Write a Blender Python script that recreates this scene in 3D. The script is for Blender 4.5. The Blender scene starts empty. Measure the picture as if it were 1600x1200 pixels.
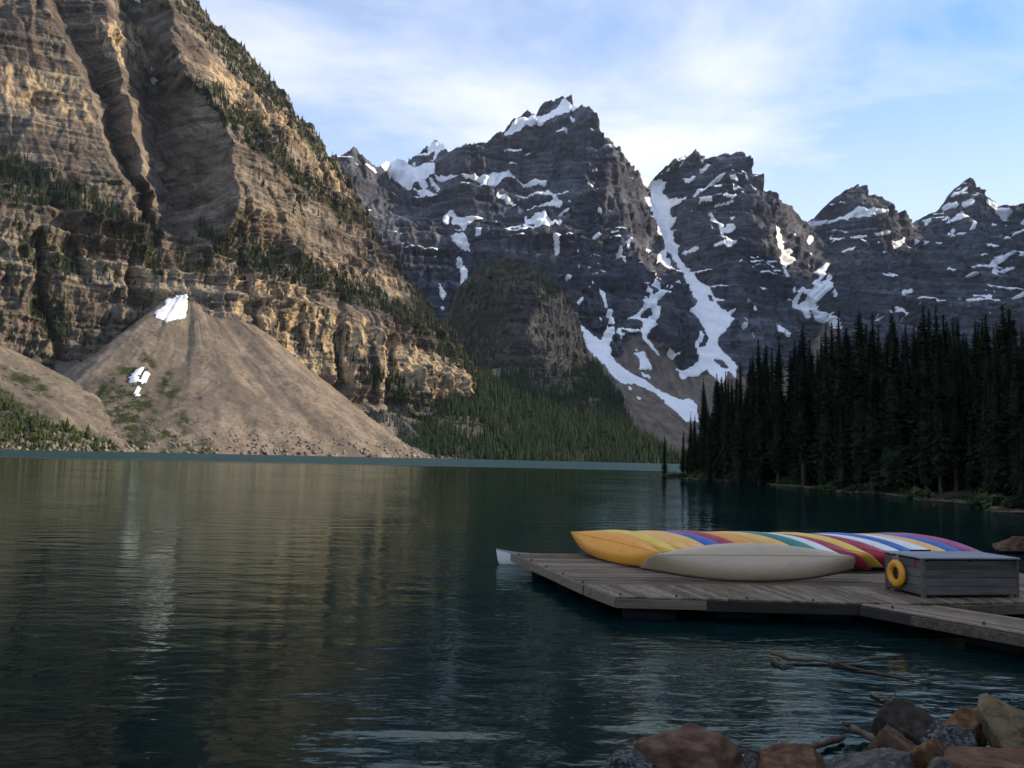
import bpy, bmesh, math, random
import numpy as np
from mathutils import Vector, Matrix

# ------------------------------------------------------------------ camera, sky, sun, exposure
SC = bpy.context.scene
COL = SC.collection
CAM_H = 3.4
FPX = 1386.0                       # focal length in pixels of the 1600-wide photograph
PITCH = math.radians(4.70)
ROLL = math.radians(1.40)
SUN_AZ = math.radians(82.0)        # clockwise from +Y (the view direction): from the right
SUN_EL = math.radians(24.0)

_F = np.array([0, math.cos(PITCH), math.sin(PITCH)])
_R0 = np.array([1.0, 0, 0]); _U0 = np.array([0, -math.sin(PITCH), math.cos(PITCH)])
_R = math.cos(ROLL) * _R0 + math.sin(ROLL) * _U0
_U = -math.sin(ROLL) * _R0 + math.cos(ROLL) * _U0
_C = np.array([0, 0, CAM_H])

cam_d = bpy.data.cameras.new('camera')
cam_d.sensor_width = 36.0
cam_d.lens = 36.0 * FPX / 1600.0
cam_d.clip_start = 0.1
cam_d.clip_end = 40000.0
cam = bpy.data.objects.new('camera', cam_d)
COL.objects.link(cam)
cam.matrix_world = Matrix(((_R[0], _U[0], -_F[0], 0), (_R[1], _U[1], -_F[1], 0), (_R[2], _U[2], -_F[2], CAM_H), (0, 0, 0, 1)))
SC.camera = cam

world = bpy.data.worlds.new('World'); SC.world = world; world.use_nodes = True
def build_world():
    nt = world.node_tree; nt.nodes.clear()
    N = nt.nodes.new; L = nt.links.new
    out = N('ShaderNodeOutputWorld'); bg = N('ShaderNodeBackground'); bg.inputs[1].default_value = 0.115
    sky = N('ShaderNodeTexSky'); sky.sky_type = 'NISHITA'; sky.sun_disc = False
    sky.sun_elevation = SUN_EL; sky.sun_rotation = SUN_AZ
    sky.altitude = 1900; sky.air_density = 1.0; sky.dust_density = 0.6; sky.ozone_density = 2.0
    tc = N('ShaderNodeTexCoord'); sep = N('ShaderNodeSeparateXYZ'); L(tc.outputs['Generated'], sep.inputs[0])
    zz = N('ShaderNodeMath'); zz.operation = 'MAXIMUM'; L(sep.outputs[2], zz.inputs[0]); zz.inputs[1].default_value = 0.0
    za = N('ShaderNodeMath'); za.operation = 'ADD'; L(zz.outputs[0], za.inputs[0]); za.inputs[1].default_value = 0.12
    dx = N('ShaderNodeMath'); dx.operation = 'DIVIDE'; L(sep.outputs[0], dx.inputs[0]); L(za.outputs[0], dx.inputs[1])
    dy = N('ShaderNodeMath'); dy.operation = 'DIVIDE'; L(sep.outputs[1], dy.inputs[0]); L(za.outputs[0], dy.inputs[1])
    cmb = N('ShaderNodeCombineXYZ'); L(dx.outputs[0], cmb.inputs[0]); L(dy.outputs[0], cmb.inputs[1])
    mp = N('ShaderNodeMapping'); L(cmb.outputs[0], mp.inputs[0])
    mp.inputs['Location'].default_value = (1.4, 2.3, 0.0); mp.inputs['Rotation'].default_value = (0, 0, math.radians(24)); mp.inputs['Scale'].default_value = (0.75, 1.15, 1)
    n1 = N('ShaderNodeTexNoise'); n1.inputs['Scale'].default_value = 1.25; n1.inputs['Detail'].default_value = 8; n1.inputs['Roughness'].default_value = 0.58; n1.inputs['Distortion'].default_value = 0.45
    L(mp.outputs[0], n1.inputs['Vector'])
    n2 = N('ShaderNodeTexNoise'); n2.inputs['Scale'].default_value = 0.33; n2.inputs['Detail'].default_value = 3
    L(mp.outputs[0], n2.inputs['Vector'])
    ad = N('ShaderNodeMath'); ad.operation = 'ADD'; L(n1.outputs[0], ad.inputs[0]); L(n2.outputs[0], ad.inputs[1])
    mr = N('ShaderNodeMapRange'); mr.interpolation_type = 'SMOOTHSTEP'; L(ad.outputs[0], mr.inputs[0])
    mr.inputs[1].default_value = 0.72; mr.inputs[2].default_value = 1.30; mr.inputs[3].default_value = 0.0; mr.inputs[4].default_value = 0.95
    # thin veil thickens toward the horizon (longer path through the same layer)
    veil = N('ShaderNodeMapRange'); L(zz.outputs[0], veil.inputs[0]); veil.inputs[1].default_value = 0.16; veil.inputs[2].default_value = 0.50; veil.inputs[3].default_value = 0.82; veil.inputs[4].default_value = 0.08
    mx0 = N('ShaderNodeMath'); mx0.operation = 'MAXIMUM'; L(mr.outputs[0], mx0.inputs[0]); L(veil.outputs[0], mx0.inputs[1])
    mix = N('ShaderNodeMix'); mix.data_type = 'RGBA'; L(mx0.outputs[0], mix.inputs['Factor'])
    hsv = N('ShaderNodeHueSaturation'); hsv.inputs['Saturation'].default_value = 1.5; hsv.inputs['Value'].default_value = 1.6
    L(sky.outputs[0], hsv.inputs['Color'])
    L(hsv.outputs[0], mix.inputs['A']); mix.inputs['B'].default_value = (6.4, 6.4, 6.7, 1)
    L(mix.outputs['Result'], bg.inputs[0]); L(bg.outputs[0], out.inputs[0])
build_world()

sun_d = bpy.data.lights.new('sun', 'SUN'); sun_d.energy = 5.0; sun_d.angle = math.radians(0.6); sun_d.color = (1.0, 0.81, 0.58)
sun = bpy.data.objects.new('sun', sun_d); COL.objects.link(sun)
SUN_DIR = Vector((math.sin(SUN_AZ) * math.cos(SUN_EL), math.cos(SUN_AZ) * math.cos(SUN_EL), math.sin(SUN_EL)))
sun.rotation_euler = SUN_DIR.to_track_quat('Z', 'Y').to_euler()
sun.location = SUN_DIR * 3000

SC.view_settings.view_transform = 'Standard'
SC.view_settings.look = 'None'
SC.view_settings.exposure = 0.68
SC.view_settings.gamma = 1.0
SC.render.engine = 'CYCLES'
SC.cycles.use_denoising = True
SC.cycles.max_bounces = 4
SC.cycles.volume_bounces = 0
SC.cycles.diffuse_bounces = 2
SC.cycles.use_adaptive_sampling = True
SC.cycles.adaptive_threshold = 0.03
SC.cycles.glossy_bounces = 2
SC.cycles.transparent_max_bounces = 4
SC.cycles.caustics_reflective = False
SC.cycles.caustics_refractive = False

# ------------------------------------------------------------------ helpers
def P(px, py, D):
    """World points at depth D (metres along +Y) on the sight lines of photo pixels (for laying the place out)."""
    px = np.asarray(px, float); py = np.asarray(py, float); D = np.asarray(D, float)
    a = (px - 800.0) / FPX; b = (600.0 - py) / FPX
    d = _F + a[..., None] * _R + b[..., None] * _U
    return _C + d * (D / d[..., 1])[..., None]

def on_plane(px, py, z=0.0):
    a = (px - 800.0) / FPX; b = (600.0 - py) / FPX
    d = _F + a * _R + b * _U
    t = (z - CAM_H) / d[2]
    return Vector(_C + d * t)

def project(pts):
    v = np.asarray(pts, float) - _C
    w = v @ _F
    return 800.0 + FPX * (v @ _R) / w, 600.0 - FPX * (v @ _U) / w

_rs = np.random.RandomState(7)
_PERM = _rs.permutation(4096).astype(np.int64)
_PERM = np.concatenate([_PERM, _PERM])
_G = _rs.normal(size=(4096, 3)); _G /= np.linalg.norm(_G, axis=1)[:, None]
_G = _G.astype(np.float32)
def pnoise(x, y, z, seed=0):
    x = np.asarray(x, np.float32) + 0.137 * seed + 31.7; y = np.asarray(y, np.float32) + 57.3 * ((seed * 7) % 13); z = np.asarray(z, np.float32) + 0.71 * seed
    x, y, z = np.broadcast_arrays(x, y, z)
    xi = np.floor(x); yi = np.floor(y); zi = np.floor(z)
    fx = x - xi; fy = y - yi; fz = z - zi
    xi = xi.astype(np.int64); yi = yi.astype(np.int64); zi = zi.astype(np.int64)
    u = fx * fx * fx * (fx * (fx * 6 - 15) + 10); v = fy * fy * fy * (fy * (fy * 6 - 15) + 10); w = fz * fz * fz * (fz * (fz * 6 - 15) + 10)
    def corner(dx, dy, dz):
        h = _PERM[_PERM[_PERM[(xi + dx) & 4095] + ((yi + dy) & 4095)] % 4096 + ((zi + dz) & 4095)] & 4095
        g = _G[h]
        return g[..., 0] * (fx - dx) + g[..., 1] * (fy - dy) + g[..., 2] * (fz - dz)
    def lerp(a, b, t): return a + (b - a) * t
    r = lerp(lerp(lerp(corner(0,0,0), corner(1,0,0), u), lerp(corner(0,1,0), corner(1,1,0), u), v),
             lerp(lerp(corner(0,0,1), corner(1,0,1), u), lerp(corner(0,1,1), corner(1,1,1), u), v), w)
    return r * 1.6

def fbm(x, y, z, octs=4, gain=0.5, seed=0):
    s = 0.0; a = 1.0; f = 1.0
    for k in range(octs):
        s = s + a * pnoise(x * f, y * f, z * f, seed + k * 3)
        a *= gain; f *= 2.03
    return s

def sstep(a, b, x):
    t = np.clip((x - a) / (b - a), 0, 1); return t * t * (3 - 2 * t)

def inpoly(px, py, poly):
    poly = np.asarray(poly, float); res = np.zeros(px.shape, bool)
    x0, y0 = poly.min(0); x1, y1 = poly.max(0)
    box = (px >= x0) & (px <= x1) & (py >= y0) & (py <= y1)
    if not box.any(): return res
    X = px[box]; Y = py[box]; r = np.zeros(X.shape, bool)
    n = len(poly)
    for i in range(n):
        xa, ya = poly[i]; xb, yb = poly[(i + 1) % n]
        if ya == yb: continue
        c = ((ya > Y) != (yb > Y)) & (X < (xb - xa) * (Y - ya) / (yb - ya) + xa)
        r ^= c
    res[box] = r
    return res

def rbf(ctrl, px, py, lam=0.02):
    c = np.asarray(ctrl, float); A = c[:, :2] / 100.0; n = len(c)
    def phi(r2): return np.where(r2 > 1e-12, 0.5 * r2 * np.log(np.maximum(r2, 1e-12)), 0.0)
    K = phi(((A[:, None] - A[None]) ** 2).sum(-1)) + lam * np.eye(n)
    M = np.zeros((n + 3, n + 3)); M[:n, :n] = K; M[:n, n] = 1; M[:n, n + 1:] = A; M[n, :n] = 1; M[n + 1:, :n] = A.T
    w = np.linalg.solve(M, np.concatenate([c[:, 2], np.zeros(3)]))
    X = px.ravel() / 100.0; Y = py.ravel() / 100.0
    out = w[n] + w[n + 1] * X + w[n + 2] * Y
    for i in range(n):
        out += w[i] * phi((X - A[i, 0]) ** 2 + (Y - A[i, 1]) ** 2)
    return out.reshape(px.shape)

def mesh_np(name, verts, faces, smooth=False, attrs=None):
    """faces: (n,3) or (n,4) int array"""
    verts = np.ascontiguousarray(verts, np.float32); faces = np.ascontiguousarray(faces, np.int32)
    me = bpy.data.meshes.new(name)
    k = faces.shape[1]
    me.vertices.add(len(verts)); me.vertices.foreach_set('co', verts.ravel())
    me.loops.add(faces.size); me.loops.foreach_set('vertex_index', faces.ravel())
    me.polygons.add(len(faces))
    me.polygons.foreach_set('loop_start', np.arange(0, faces.size, k, dtype=np.int32))
    me.polygons.foreach_set('loop_total', np.full(len(faces), k, np.int32))
    if smooth: me.polygons.foreach_set('use_smooth', np.ones(len(faces), bool))
    me.update(calc_edges=True)
    for an, av in (attrs or {}).items():
        at = me.attributes.new(an, 'FLOAT', 'POINT'); at.data.foreach_set('value', np.ascontiguousarray(av, np.float32).ravel())
    return me

def add(name, me, mat=None, parent=None, label=None, cat=None, kind=None, group=None):
    o = bpy.data.objects.new(name, me); COL.objects.link(o)
    if mat is not None and me is not None and len(me.materials) == 0: me.materials.append(mat)
    if parent is not None: o.parent = parent
    if label: o['label'] = label
    if cat: o['category'] = cat
    if kind: o['kind'] = kind
    if group: o['group'] = group
    return o

def empty(name, loc=(0, 0, 0), rot=(0, 0, 0), **k):
    o = add(name, None, **k); o.location = loc; o.rotation_euler = rot; o.empty_display_size = 0.2
    return o

def copy_tree(o, parent=None):
    c = o.copy(); COL.objects.link(c)
    if parent is not None: c.parent = parent
    for ch in o.children: copy_tree(ch, c)
    return c

def bm_mesh(name, bm, smooth=False):
    me = bpy.data.meshes.new(name); bm.normal_update(); bm.to_mesh(me); bm.free()
    if smooth:
        for p in me.polygons: p.use_smooth = True
    return me

def bm_box(bm, c, s, rot=None, bevel=0.0):
    r = bmesh.ops.create_cube(bm, size=1.0); vs = r['verts']
    for v in vs: v.co = Vector((v.co.x * s[0], v.co.y * s[1], v.co.z * s[2]))
    if bevel > 0:
        es = list({e for v in vs for e in v.link_edges})
        rb = bmesh.ops.bevel(bm, geom=es, offset=bevel, segments=1, affect='EDGES', profile=0.5)
        vs = list({v for f in rb['faces'] for v in f.verts} | {v for v in vs if v.is_valid})
    for v in vs:
        if rot is not None: v.co = rot @ v.co
        v.co += Vector(c)
    return vs

def tube_mesh(name, pts, radii, seg=8, smooth=True, caps=True):
    pts = [Vector(p) for p in pts]; n = len(pts); V = []; Fc = []
    if not hasattr(radii, '__len__'): radii = [radii] * n
    for i in range(n):
        t = (pts[min(i + 1, n - 1)] - pts[max(i - 1, 0)]).normalized()
        up = Vector((0, 0, 1)) if abs(t.z) < 0.9 else Vector((1, 0, 0))
        a = t.cross(up).normalized(); b = t.cross(a).normalized()
        for k in range(seg):
            an = 2 * math.pi * k / seg
            V.append(pts[i] + (a * math.cos(an) + b * math.sin(an)) * radii[i])
    for i in range(n - 1):
        for k in range(seg):
            k2 = (k + 1) % seg
            Fc.append((i * seg + k, i * seg + k2, (i + 1) * seg + k2, (i + 1) * seg + k))
    if caps:
        Fc.append(tuple(reversed(range(seg)))); Fc.append(tuple((n - 1) * seg + k for k in range(seg)))
    me = bpy.data.meshes.new(name); me.from_pydata([tuple(v) for v in V], [], Fc)
    if smooth:
        for p in me.polygons: p.use_smooth = True
    return me

# ------------------------------------------------------------------ node material helper
class Mat:
    def __init__(s, name):
        s.m = bpy.data.materials.new(name); s.m.use_nodes = True; s.nt = s.m.node_tree; s.nt.nodes.clear()
        s.out = s.nt.nodes.new('ShaderNodeOutputMaterial')
        g = s.n('ShaderNodeNewGeometry'); s.pos = g.outputs['Position']; s.nrm = g.outputs['Normal']
        s.geo = g
    def n(s, t): return s.nt.nodes.new(t)
    def l(s, a, b): s.nt.links.new(a, b)
    def put(s, sock, v):
        if hasattr(v, 'is_output'): s.l(v, sock)
        else: sock.default_value = v
    def obj(s): return s.n('ShaderNodeTexCoord').outputs['Object']
    def scale(s, v, sc, rot=(0, 0, 0), loc=(0, 0, 0)):
        m = s.n('ShaderNodeMapping'); s.l(v, m.inputs[0]); m.inputs['Scale'].default_value = sc; m.inputs['Rotation'].default_value = rot; m.inputs['Location'].default_value = loc
        return m.outputs[0]
    def noise(s, v, scale=1.0, detail=4, rough=0.5, dist=0.0, dim='3D'):
        t = s.n('ShaderNodeTexNoise'); t.inputs['Scale'].default_value = scale; t.inputs['Detail'].default_value = detail; t.inputs['Roughness'].default_value = rough; t.inputs['Distortion'].default_value = dist
        s.l(v, t.inputs['Vector']); return t.outputs[0]
    def voro(s, v, scale=1.0, feature='F1'):
        t = s.n('ShaderNodeTexVoronoi'); t.feature = feature; t.inputs['Scale'].default_value = scale; s.l(v, t.inputs['Vector']); return t.outputs[0]
    def ramp(s, f, stops, interp='LINEAR'):
        r = s.n('ShaderNodeValToRGB'); r.color_ramp.interpolation = interp; e = r.color_ramp.elements
        while len(e) < len(stops): e.new(0.5)
        for i, (p, c) in enumerate(stops):
            e[i].position = p; e[i].color = (*c, 1) if len(c) == 3 else c
        s.put(r.inputs[0], f); return r.outputs[0]
    def map(s, f, a, b, c=0.0, d=1.0, smooth=True):
        r = s.n('ShaderNodeMapRange'); r.interpolation_type = 'SMOOTHSTEP' if smooth else 'LINEAR'; s.put(r.inputs[0], f)
        for i, v in enumerate((a, b, c, d)): r.inputs[1 + i].default_value = v
        return r.outputs[0]
    def math(s, op, a, b=0.0):
        r = s.n('ShaderNodeMath'); r.operation = op; s.put(r.inputs[0], a); s.put(r.inputs[1], b); return r.outputs[0]
    def mix(s, f, a, b, mode='MIX'):
        r = s.n('ShaderNodeMix'); r.data_type = 'RGBA'; r.blend_type = mode; s.put(r.inputs['Factor'], f)
        for k, v in (('A', a), ('B', b)):
            if hasattr(v, 'is_output'): s.l(v, r.inputs[k])
            else: r.inputs[k].default_value = (*v, 1) if len(v) == 3 else v
        return r.outputs['Result']
    def attr(s, name):
        a = s.n('ShaderNodeAttribute'); a.attribute_name = name; return a.outputs['Fac']
    def sep(s, v):
        r = s.n('ShaderNodeSeparateXYZ'); s.l(v, r.inputs[0]); return r.outputs
    def rand(s): return s.n('ShaderNodeObjectInfo').outputs['Random']
    def bump(s, h, strength=0.5, dist=1.0, normal=None):
        b = s.n('ShaderNodeBump'); b.inputs['Strength'].default_value = strength; b.inputs['Distance'].default_value = dist; s.l(h, b.inputs['Height'])
        if normal is not None: s.l(normal, b.inputs['Normal'])
        return b.outputs[0]
    def principled(s, color, rough=0.8, normal=None, spec=0.3, **kw):
        p = s.n('ShaderNodeBsdfPrincipled'); c = color
        if hasattr(c, 'is_output'): s.l(c, p.inputs['Base Color'])
        else: p.inputs['Base Color'].default_value = (*c, 1)
        s.put(p.inputs['Roughness'], rough); p.inputs['Specular IOR Level'].default_value = spec
        if normal is not None: s.l(normal, p.inputs['Normal'])
        for k, v in kw.items(): s.put(p.inputs[k.replace('_', ' ')], v)
        s.l(p.outputs[0], s.out.inputs[0]); return p
# ------------------------------------------------------------------ landscape materials
def rock_material(name, dark, mid, light, warm, strata=0.05, stain=0.5, bump_m=1.0, streak=(0.05, 0.05, 0.006), val=1.0):
    m = Mat(name)
    warp = m.noise(m.pos, 0.008, 3)
    z = m.sep(m.pos)[2]
    sv = m.math('ADD', m.math('MULTIPLY', z, strata), m.math('MULTIPLY', warp, 0.7))
    cmb = m.n('ShaderNodeCombineXYZ'); m.l(sv, cmb.inputs[2])
    px = m.sep(m.scale(m.pos, (0.004, 0.004, 0.0)))
    m.l(px[0], cmb.inputs[0]); m.l(px[1], cmb.inputs[1])
    beds = m.noise(cmb.outputs[0], 1.0, 6, 0.68)
    patch = m.noise(m.pos, 0.012, 4, 0.6)
    fine = m.noise(m.pos, 0.22, 4, 0.7)
    f = m.math('ADD', m.math('MULTIPLY', beds, 0.55), m.math('MULTIPLY', patch, 0.25)); f = m.math('ADD', f, m.math('MULTIPLY', fine, 0.2))
    c = m.ramp(f, [(0.41, dark), (0.49, mid), (0.57, light)])
    lines = m.noise(m.scale(cmb.outputs[0], (1.5, 1.5, 7.0)), 1.0, 4, 0.6)
    c = m.mix(m.map(lines, 0.54, 0.59, 0, 0.6), c, tuple(0.6 * d for d in dark))
    c = m.mix(m.map(lines, 0.44, 0.39, 0, 0.25), c, light)
    st = m.noise(m.scale(m.pos, streak), 1.0, 5, 0.6)
    c = m.mix(m.math('MULTIPLY', m.map(st, 0.52, 0.66), stain), c, dark)
    hue = m.noise(m.pos, 0.02, 3)
    c = m.mix(m.map(hue, 0.45, 0.65, 0, 0.5), c, warm)
    g = m.attr('gold')
    gn = m.noise(m.scale(m.pos, (0.10, 0.10, 0.013)), 1.0, 4, 0.6)
    c = m.mix(m.math('MULTIPLY', g, m.map(gn, 0.43, 0.58, 0, 0.85)), c, (0.44, 0.335, 0.20))
    # loose debris and scree
    sc_n = m.noise(m.scale(m.pos, (1.0, 0.35, 0.35)), 0.045, 7, 0.75)
    scree = m.ramp(sc_n, [(0.36, (0.075, 0.06, 0.05)), (0.5, (0.155, 0.122, 0.095)), (0.64, (0.24, 0.195, 0.155))])
    c = m.mix(m.attr('scree'), c, scree)
    vn = m.noise(m.pos, 0.12, 4, 0.65)
    veg = m.ramp(vn, [(0.35, (0.012, 0.018, 0.008)), (0.6, (0.030, 0.040, 0.014)), (0.75, (0.07, 0.065, 0.04))])
    vf = m.math('MULTIPLY', m.attr('veg'), m.map(m.noise(m.pos, 0.05, 5, 0.7), 0.42, 0.58))
    c = m.mix(vf, c, veg)
    if val != 1.0:
        hs = m.n('ShaderNodeHueSaturation'); hs.inputs['Value'].default_value = val; m.l(c, hs.inputs['Color']); c = hs.outputs[0]
    bh = m.math('ADD', fine, m.math('MULTIPLY', beds, 0.8))
    m.principled(c, 0.92, m.bump(bh, 0.8, bump_m * 3.5), spec=0.15)
    return m.m

M_LEFT = rock_material('rock_left', (0.030, 0.026, 0.024), (0.105, 0.090, 0.073), (0.25, 0.215, 0.165), (0.135, 0.096, 0.072), strata=0.045, stain=0.45, bump_m=0.8)
M_FAR = rock_material('rock_far', (0.022, 0.028, 0.044), (0.062, 0.071, 0.099), (0.15, 0.162, 0.196), (0.080, 0.066, 0.070), strata=0.018, stain=0.9, bump_m=2.0, streak=(0.022, 0.022, 0.0016))
M_KNOLL = rock_material('rock_knoll', (0.016, 0.016, 0.018), (0.045, 0.042, 0.042), (0.12, 0.10, 0.088), (0.095, 0.07, 0.055), strata=0.02, stain=0.6, bump_m=1.2, streak=(0.05, 0.05, 0.004))  # dark tones put the shade of the knoll's left side into the rock

def snow_material():
    m = Mat('snow')
    n = m.noise(m.pos, 0.02, 5, 0.6); c = m.ramp(n, [(0.3, (0.70, 0.72, 0.74)), (0.55, (0.84, 0.86, 0.88)), (0.8, (0.88, 0.89, 0.90))])
    d = m.noise(m.scale(m.pos, (0.08, 0.08, 0.02)), 1.0, 5, 0.65)
    c = m.mix(m.map(d, 0.56, 0.72, 0, 0.35), c, (0.45, 0.40, 0.35))
    m.principled(c, 0.7, m.bump(m.noise(m.pos, 0.15, 4), 0.4, 2.0), spec=0.3)
    return m.m
M_SNOW = snow_material()

def scree_material(name, tint):
    m = Mat(name)
    fine = m.noise(m.pos, 0.28, 6, 0.8); mid = m.noise(m.pos, 0.05, 5, 0.65)
    f = m.math('ADD', m.math('MULTIPLY', fine, 0.55), m.math('MULTIPLY', mid, 0.45))
    c = m.ramp(f, [(0.38, tuple(0.42 * t for t in tint)), (0.5, tint), (0.62, tuple(1.5 * t for t in tint))])
    sp = m.noise(m.pos, 0.6, 3, 0.8)
    c = m.mix(m.map(sp, 0.62, 0.72, 0, 0.5), c, (0.30, 0.26, 0.21))
    run = m.attr('run')
    c = m.mix(m.map(run, 0.1, 0.9, 0, 0.75), c, (0.085, 0.075, 0.062))
    veg = m.ramp(m.noise(m.pos, 0.2, 4), [(0.35, (0.016, 0.024, 0.008)), (0.7, (0.050, 0.060, 0.022))])
    c = m.mix(m.math('MULTIPLY', m.attr('veg'), m.map(m.noise(m.pos, 0.08, 5, 0.7), 0.42, 0.55)), c, veg)
    m.principled(c, 0.95, m.bump(fine, 0.6, 1.5), spec=0.1)
    return m.m
M_SCREE = scree_material('scree', (0.185, 0.152, 0.118))

def conifer_material(name, a, b, c3):
    m = Mat(name)
    n = m.noise(m.pos, 0.05, 3); r = m.noise(m.pos, 0.6, 2)
    c = m.ramp(m.math('ADD', m.math('MULTIPLY', n, 0.5), m.math('MULTIPLY', r, 0.5)), [(0.32, a), (0.5, b), (0.7, c3)])
    m.principled(c, 0.85, spec=0.12)
    return m.m
M_FARTREE = conifer_material('far_conifer', (0.007, 0.011, 0.006), (0.014, 0.021, 0.009), (0.026, 0.035, 0.013))

# ------------------------------------------------------------------ relief sheets: depth laid out by control points, then real strata, joints and noise
def terrace(s, T, seed, sharp=0.82):
    k = np.floor(s / T); f = s / T - k
    amp = 0.55 + 0.9 * (np.sin(k * 12.9898 + seed) * 43758.5453 % 1.0)
    return amp * np.where(f < sharp, f / sharp - 0.5, 0.5 - (f - sharp) / (1 - sharp))

def blocks(u, v, seed):
    """angular blocks: a random offset and tilt for each Voronoi cell"""
    iu = np.floor(u); iv = np.floor(v); best = np.full(u.shape, 1e9, np.float32); val = np.zeros(u.shape, np.float32)
    for a in (-1, 0, 1):
        for b in (-1, 0, 1):
            cu = iu + a; cv = iv + b
            h = _PERM[(_PERM[(cu.astype(np.int64) + seed * 17) & 4095] + (cv.astype(np.int64) & 4095)) % 4096]
            r = np.stack([_PERM[(h + k * 911) % 4096] / 4096.0 for k in range(5)])
            du = u - (cu + r[0]); dv = v - (cv + r[1]); d = du * du + dv * dv
            m = d < best; best = np.where(m, d, best)
            val = np.where(m, (r[2] - 0.5) * 2 + du * (r[3] - 0.5) * 2.2 + dv * (r[4] - 0.5) * 2.2, val)
    return val

def relief(pts, along, terr, joints, big, seed=0, dip=(0, 0), blk=()):
    x, y, z = (pts[..., i].astype(np.float32) for i in range(3))
    t = x * along[0] + y * along[1]
    s = z + dip[0] * x + dip[1] * y + terr[0][0] * 0.09 * fbm(x / 320, y / 320, z / 320, 2, seed=seed + 1)
    o = 0.0
    mod = 0.85 + 0.55 * pnoise(x / 200, y / 200, z / 60, seed + 9)
    for i, (T, A) in enumerate(terr):
        o = o + A * T * terrace(s + i * 7.3, T, seed + i) * np.clip(mod, 0.15, 1.4)
    for i, (Lj, A) in enumerate(joints):
        w = t / Lj + 0.5 * pnoise(x / (Lj * 3), y / (Lj * 3), z / (Lj * 3), seed + 20 + i)
        n = pnoise(w, s / (Lj * 5.0), 0 * w, seed + 30 + i)
        n2 = pnoise(w * 1.0 + 40, s / (Lj * 2.5), 0 * w, seed + 40 + i)
        o = o - A * np.exp(-(n / 0.10) ** 2) * np.clip(0.5 + n2 * 1.6, 0, 1.4) + 0.30 * A * np.tanh(4 * n2)
    wob = pnoise(x / 30, y / 30, z / 30, seed + 55)
    for i, (Lk, asp, A) in enumerate(blk):
        o = o + A * blocks(t / Lk + 0.35 * wob, s / (Lk * asp) + 0.25 * wob, seed + i)
    Lb, Ab = big
    o = o + Ab * fbm(x / Lb, y / Lb, z / Lb, 4, 0.42, seed=seed + 60)
    return o

def grid_faces(nr, nc, off=0):
    a = (np.arange(nr - 1)[:, None] * nc + np.arange(nc - 1)[None]).ravel() + off
    return np.stack([a, a + 1, a + nc + 1, a + nc], 1)

def blur(a, k):
    for _ in range(k):
        p = np.pad(a, ((1, 1), (1, 1)) + ((0, 0),) * (a.ndim - 2), mode='edge')
        a = (p[1:-1, 1:-1] * 2 + p[:-2, 1:-1] + p[2:, 1:-1] + p[1:-1, :-2] + p[1:-1, 2:]) / 6.0
    return a

def zoomed(o, s, *polys):
    return [[(o[0] + x * s, o[1] + y * s) for x, y in p] for p in polys]

class Sheet: pass
def make_sheet(pxs, base, crest, nrows, ctrl, ndir, along, terr, joints, big, seed, crest_rough=2.0, extra=None, back=((30, 8), (90, 50), (220, 170), (480, 420)), calm=None, dip=(0, 0), gamma=1.0, blk=()):
    S = Sheet()
    cr = np.interp(pxs, *np.array(crest, float).T); ba = np.interp(pxs, *np.array(base, float).T)
    cr = cr + crest_rough * fbm(pxs / 14.0, 0 * pxs, 0 * pxs + seed, 4, 0.6, seed=seed + 5)
    t = np.linspace(0, 1, nrows) ** gamma
    S.PX = np.broadcast_to(pxs[None], (nrows, len(pxs))).copy()
    S.PY = ba[None] + (cr - ba)[None] * t[:, None]
    D = rbf(ctrl, S.PX, S.PY)
    if extra is not None: D = D + extra(S.PX, S.PY)
    pts = P(S.PX, S.PY, D)
    nd = np.array(ndir, float); nd /= np.linalg.norm(nd)
    o = relief(pts, along, terr, joints, big, seed, dip, blk)
    cm = np.ones_like(S.PX) if calm is None else calm(S.PX, S.PY)
    base_pts = pts.copy()
    pts = pts + (o * cm)[..., None] * nd
    S.pts = pts; S.nd = nd
    top = pts[-1]
    hb = -nd * np.array([1, 1, 0]); hb /= np.linalg.norm(hb)
    bk = [top + hb * r - np.array([0, 0, d]) for r, d in back]
    S.V = np.concatenate([pts.reshape(-1, 3)] + bk, 0)
    S.nr, S.nc = nrows, len(pxs); S.nback = len(back)
    S.F = grid_faces(nrows + len(back), len(pxs))
    S.ext = lambda a, v=None: np.concatenate([a.ravel()] + [a[-1]] * len(back))
    return S

def mask_polys(S, polys, warp=2.0, L=7.0, seed=0, holes=()):
    wx = S.PX + warp * fbm(S.PX / L, S.PY / L, 0 * S.PX + 3.3, 3, 0.6, seed=seed + 70)
    wy = S.PY + warp * fbm(S.PX / L, S.PY / L, 0 * S.PX + 9.1, 3, 0.6, seed=seed + 80)
    m = np.zeros(S.PX.shape, bool)
    for p in polys: m |= inpoly(wx, wy, p)
    for p in holes: m &= ~inpoly(wx, wy, p)
    return m

def components(fm):
    lab = np.zeros(fm.shape, np.int32); comps = []; nr, nc = fm.shape
    for r, c in zip(*np.nonzero(fm)):
        if lab[r, c]: continue
        k = len(comps) + 1; st = [(r, c)]; lab[r, c] = k; cells = []
        while st:
            i, j = st.pop(); cells.append((i, j))
            for a, b in ((i + 1, j), (i - 1, j), (i, j + 1), (i, j - 1)):
                if 0 <= a < nr and 0 <= b < nc and fm[a, b] and not lab[a, b]:
                    lab[a, b] = k; st.append((a, b))
        comps.append(np.array(cells))
    return comps

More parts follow.
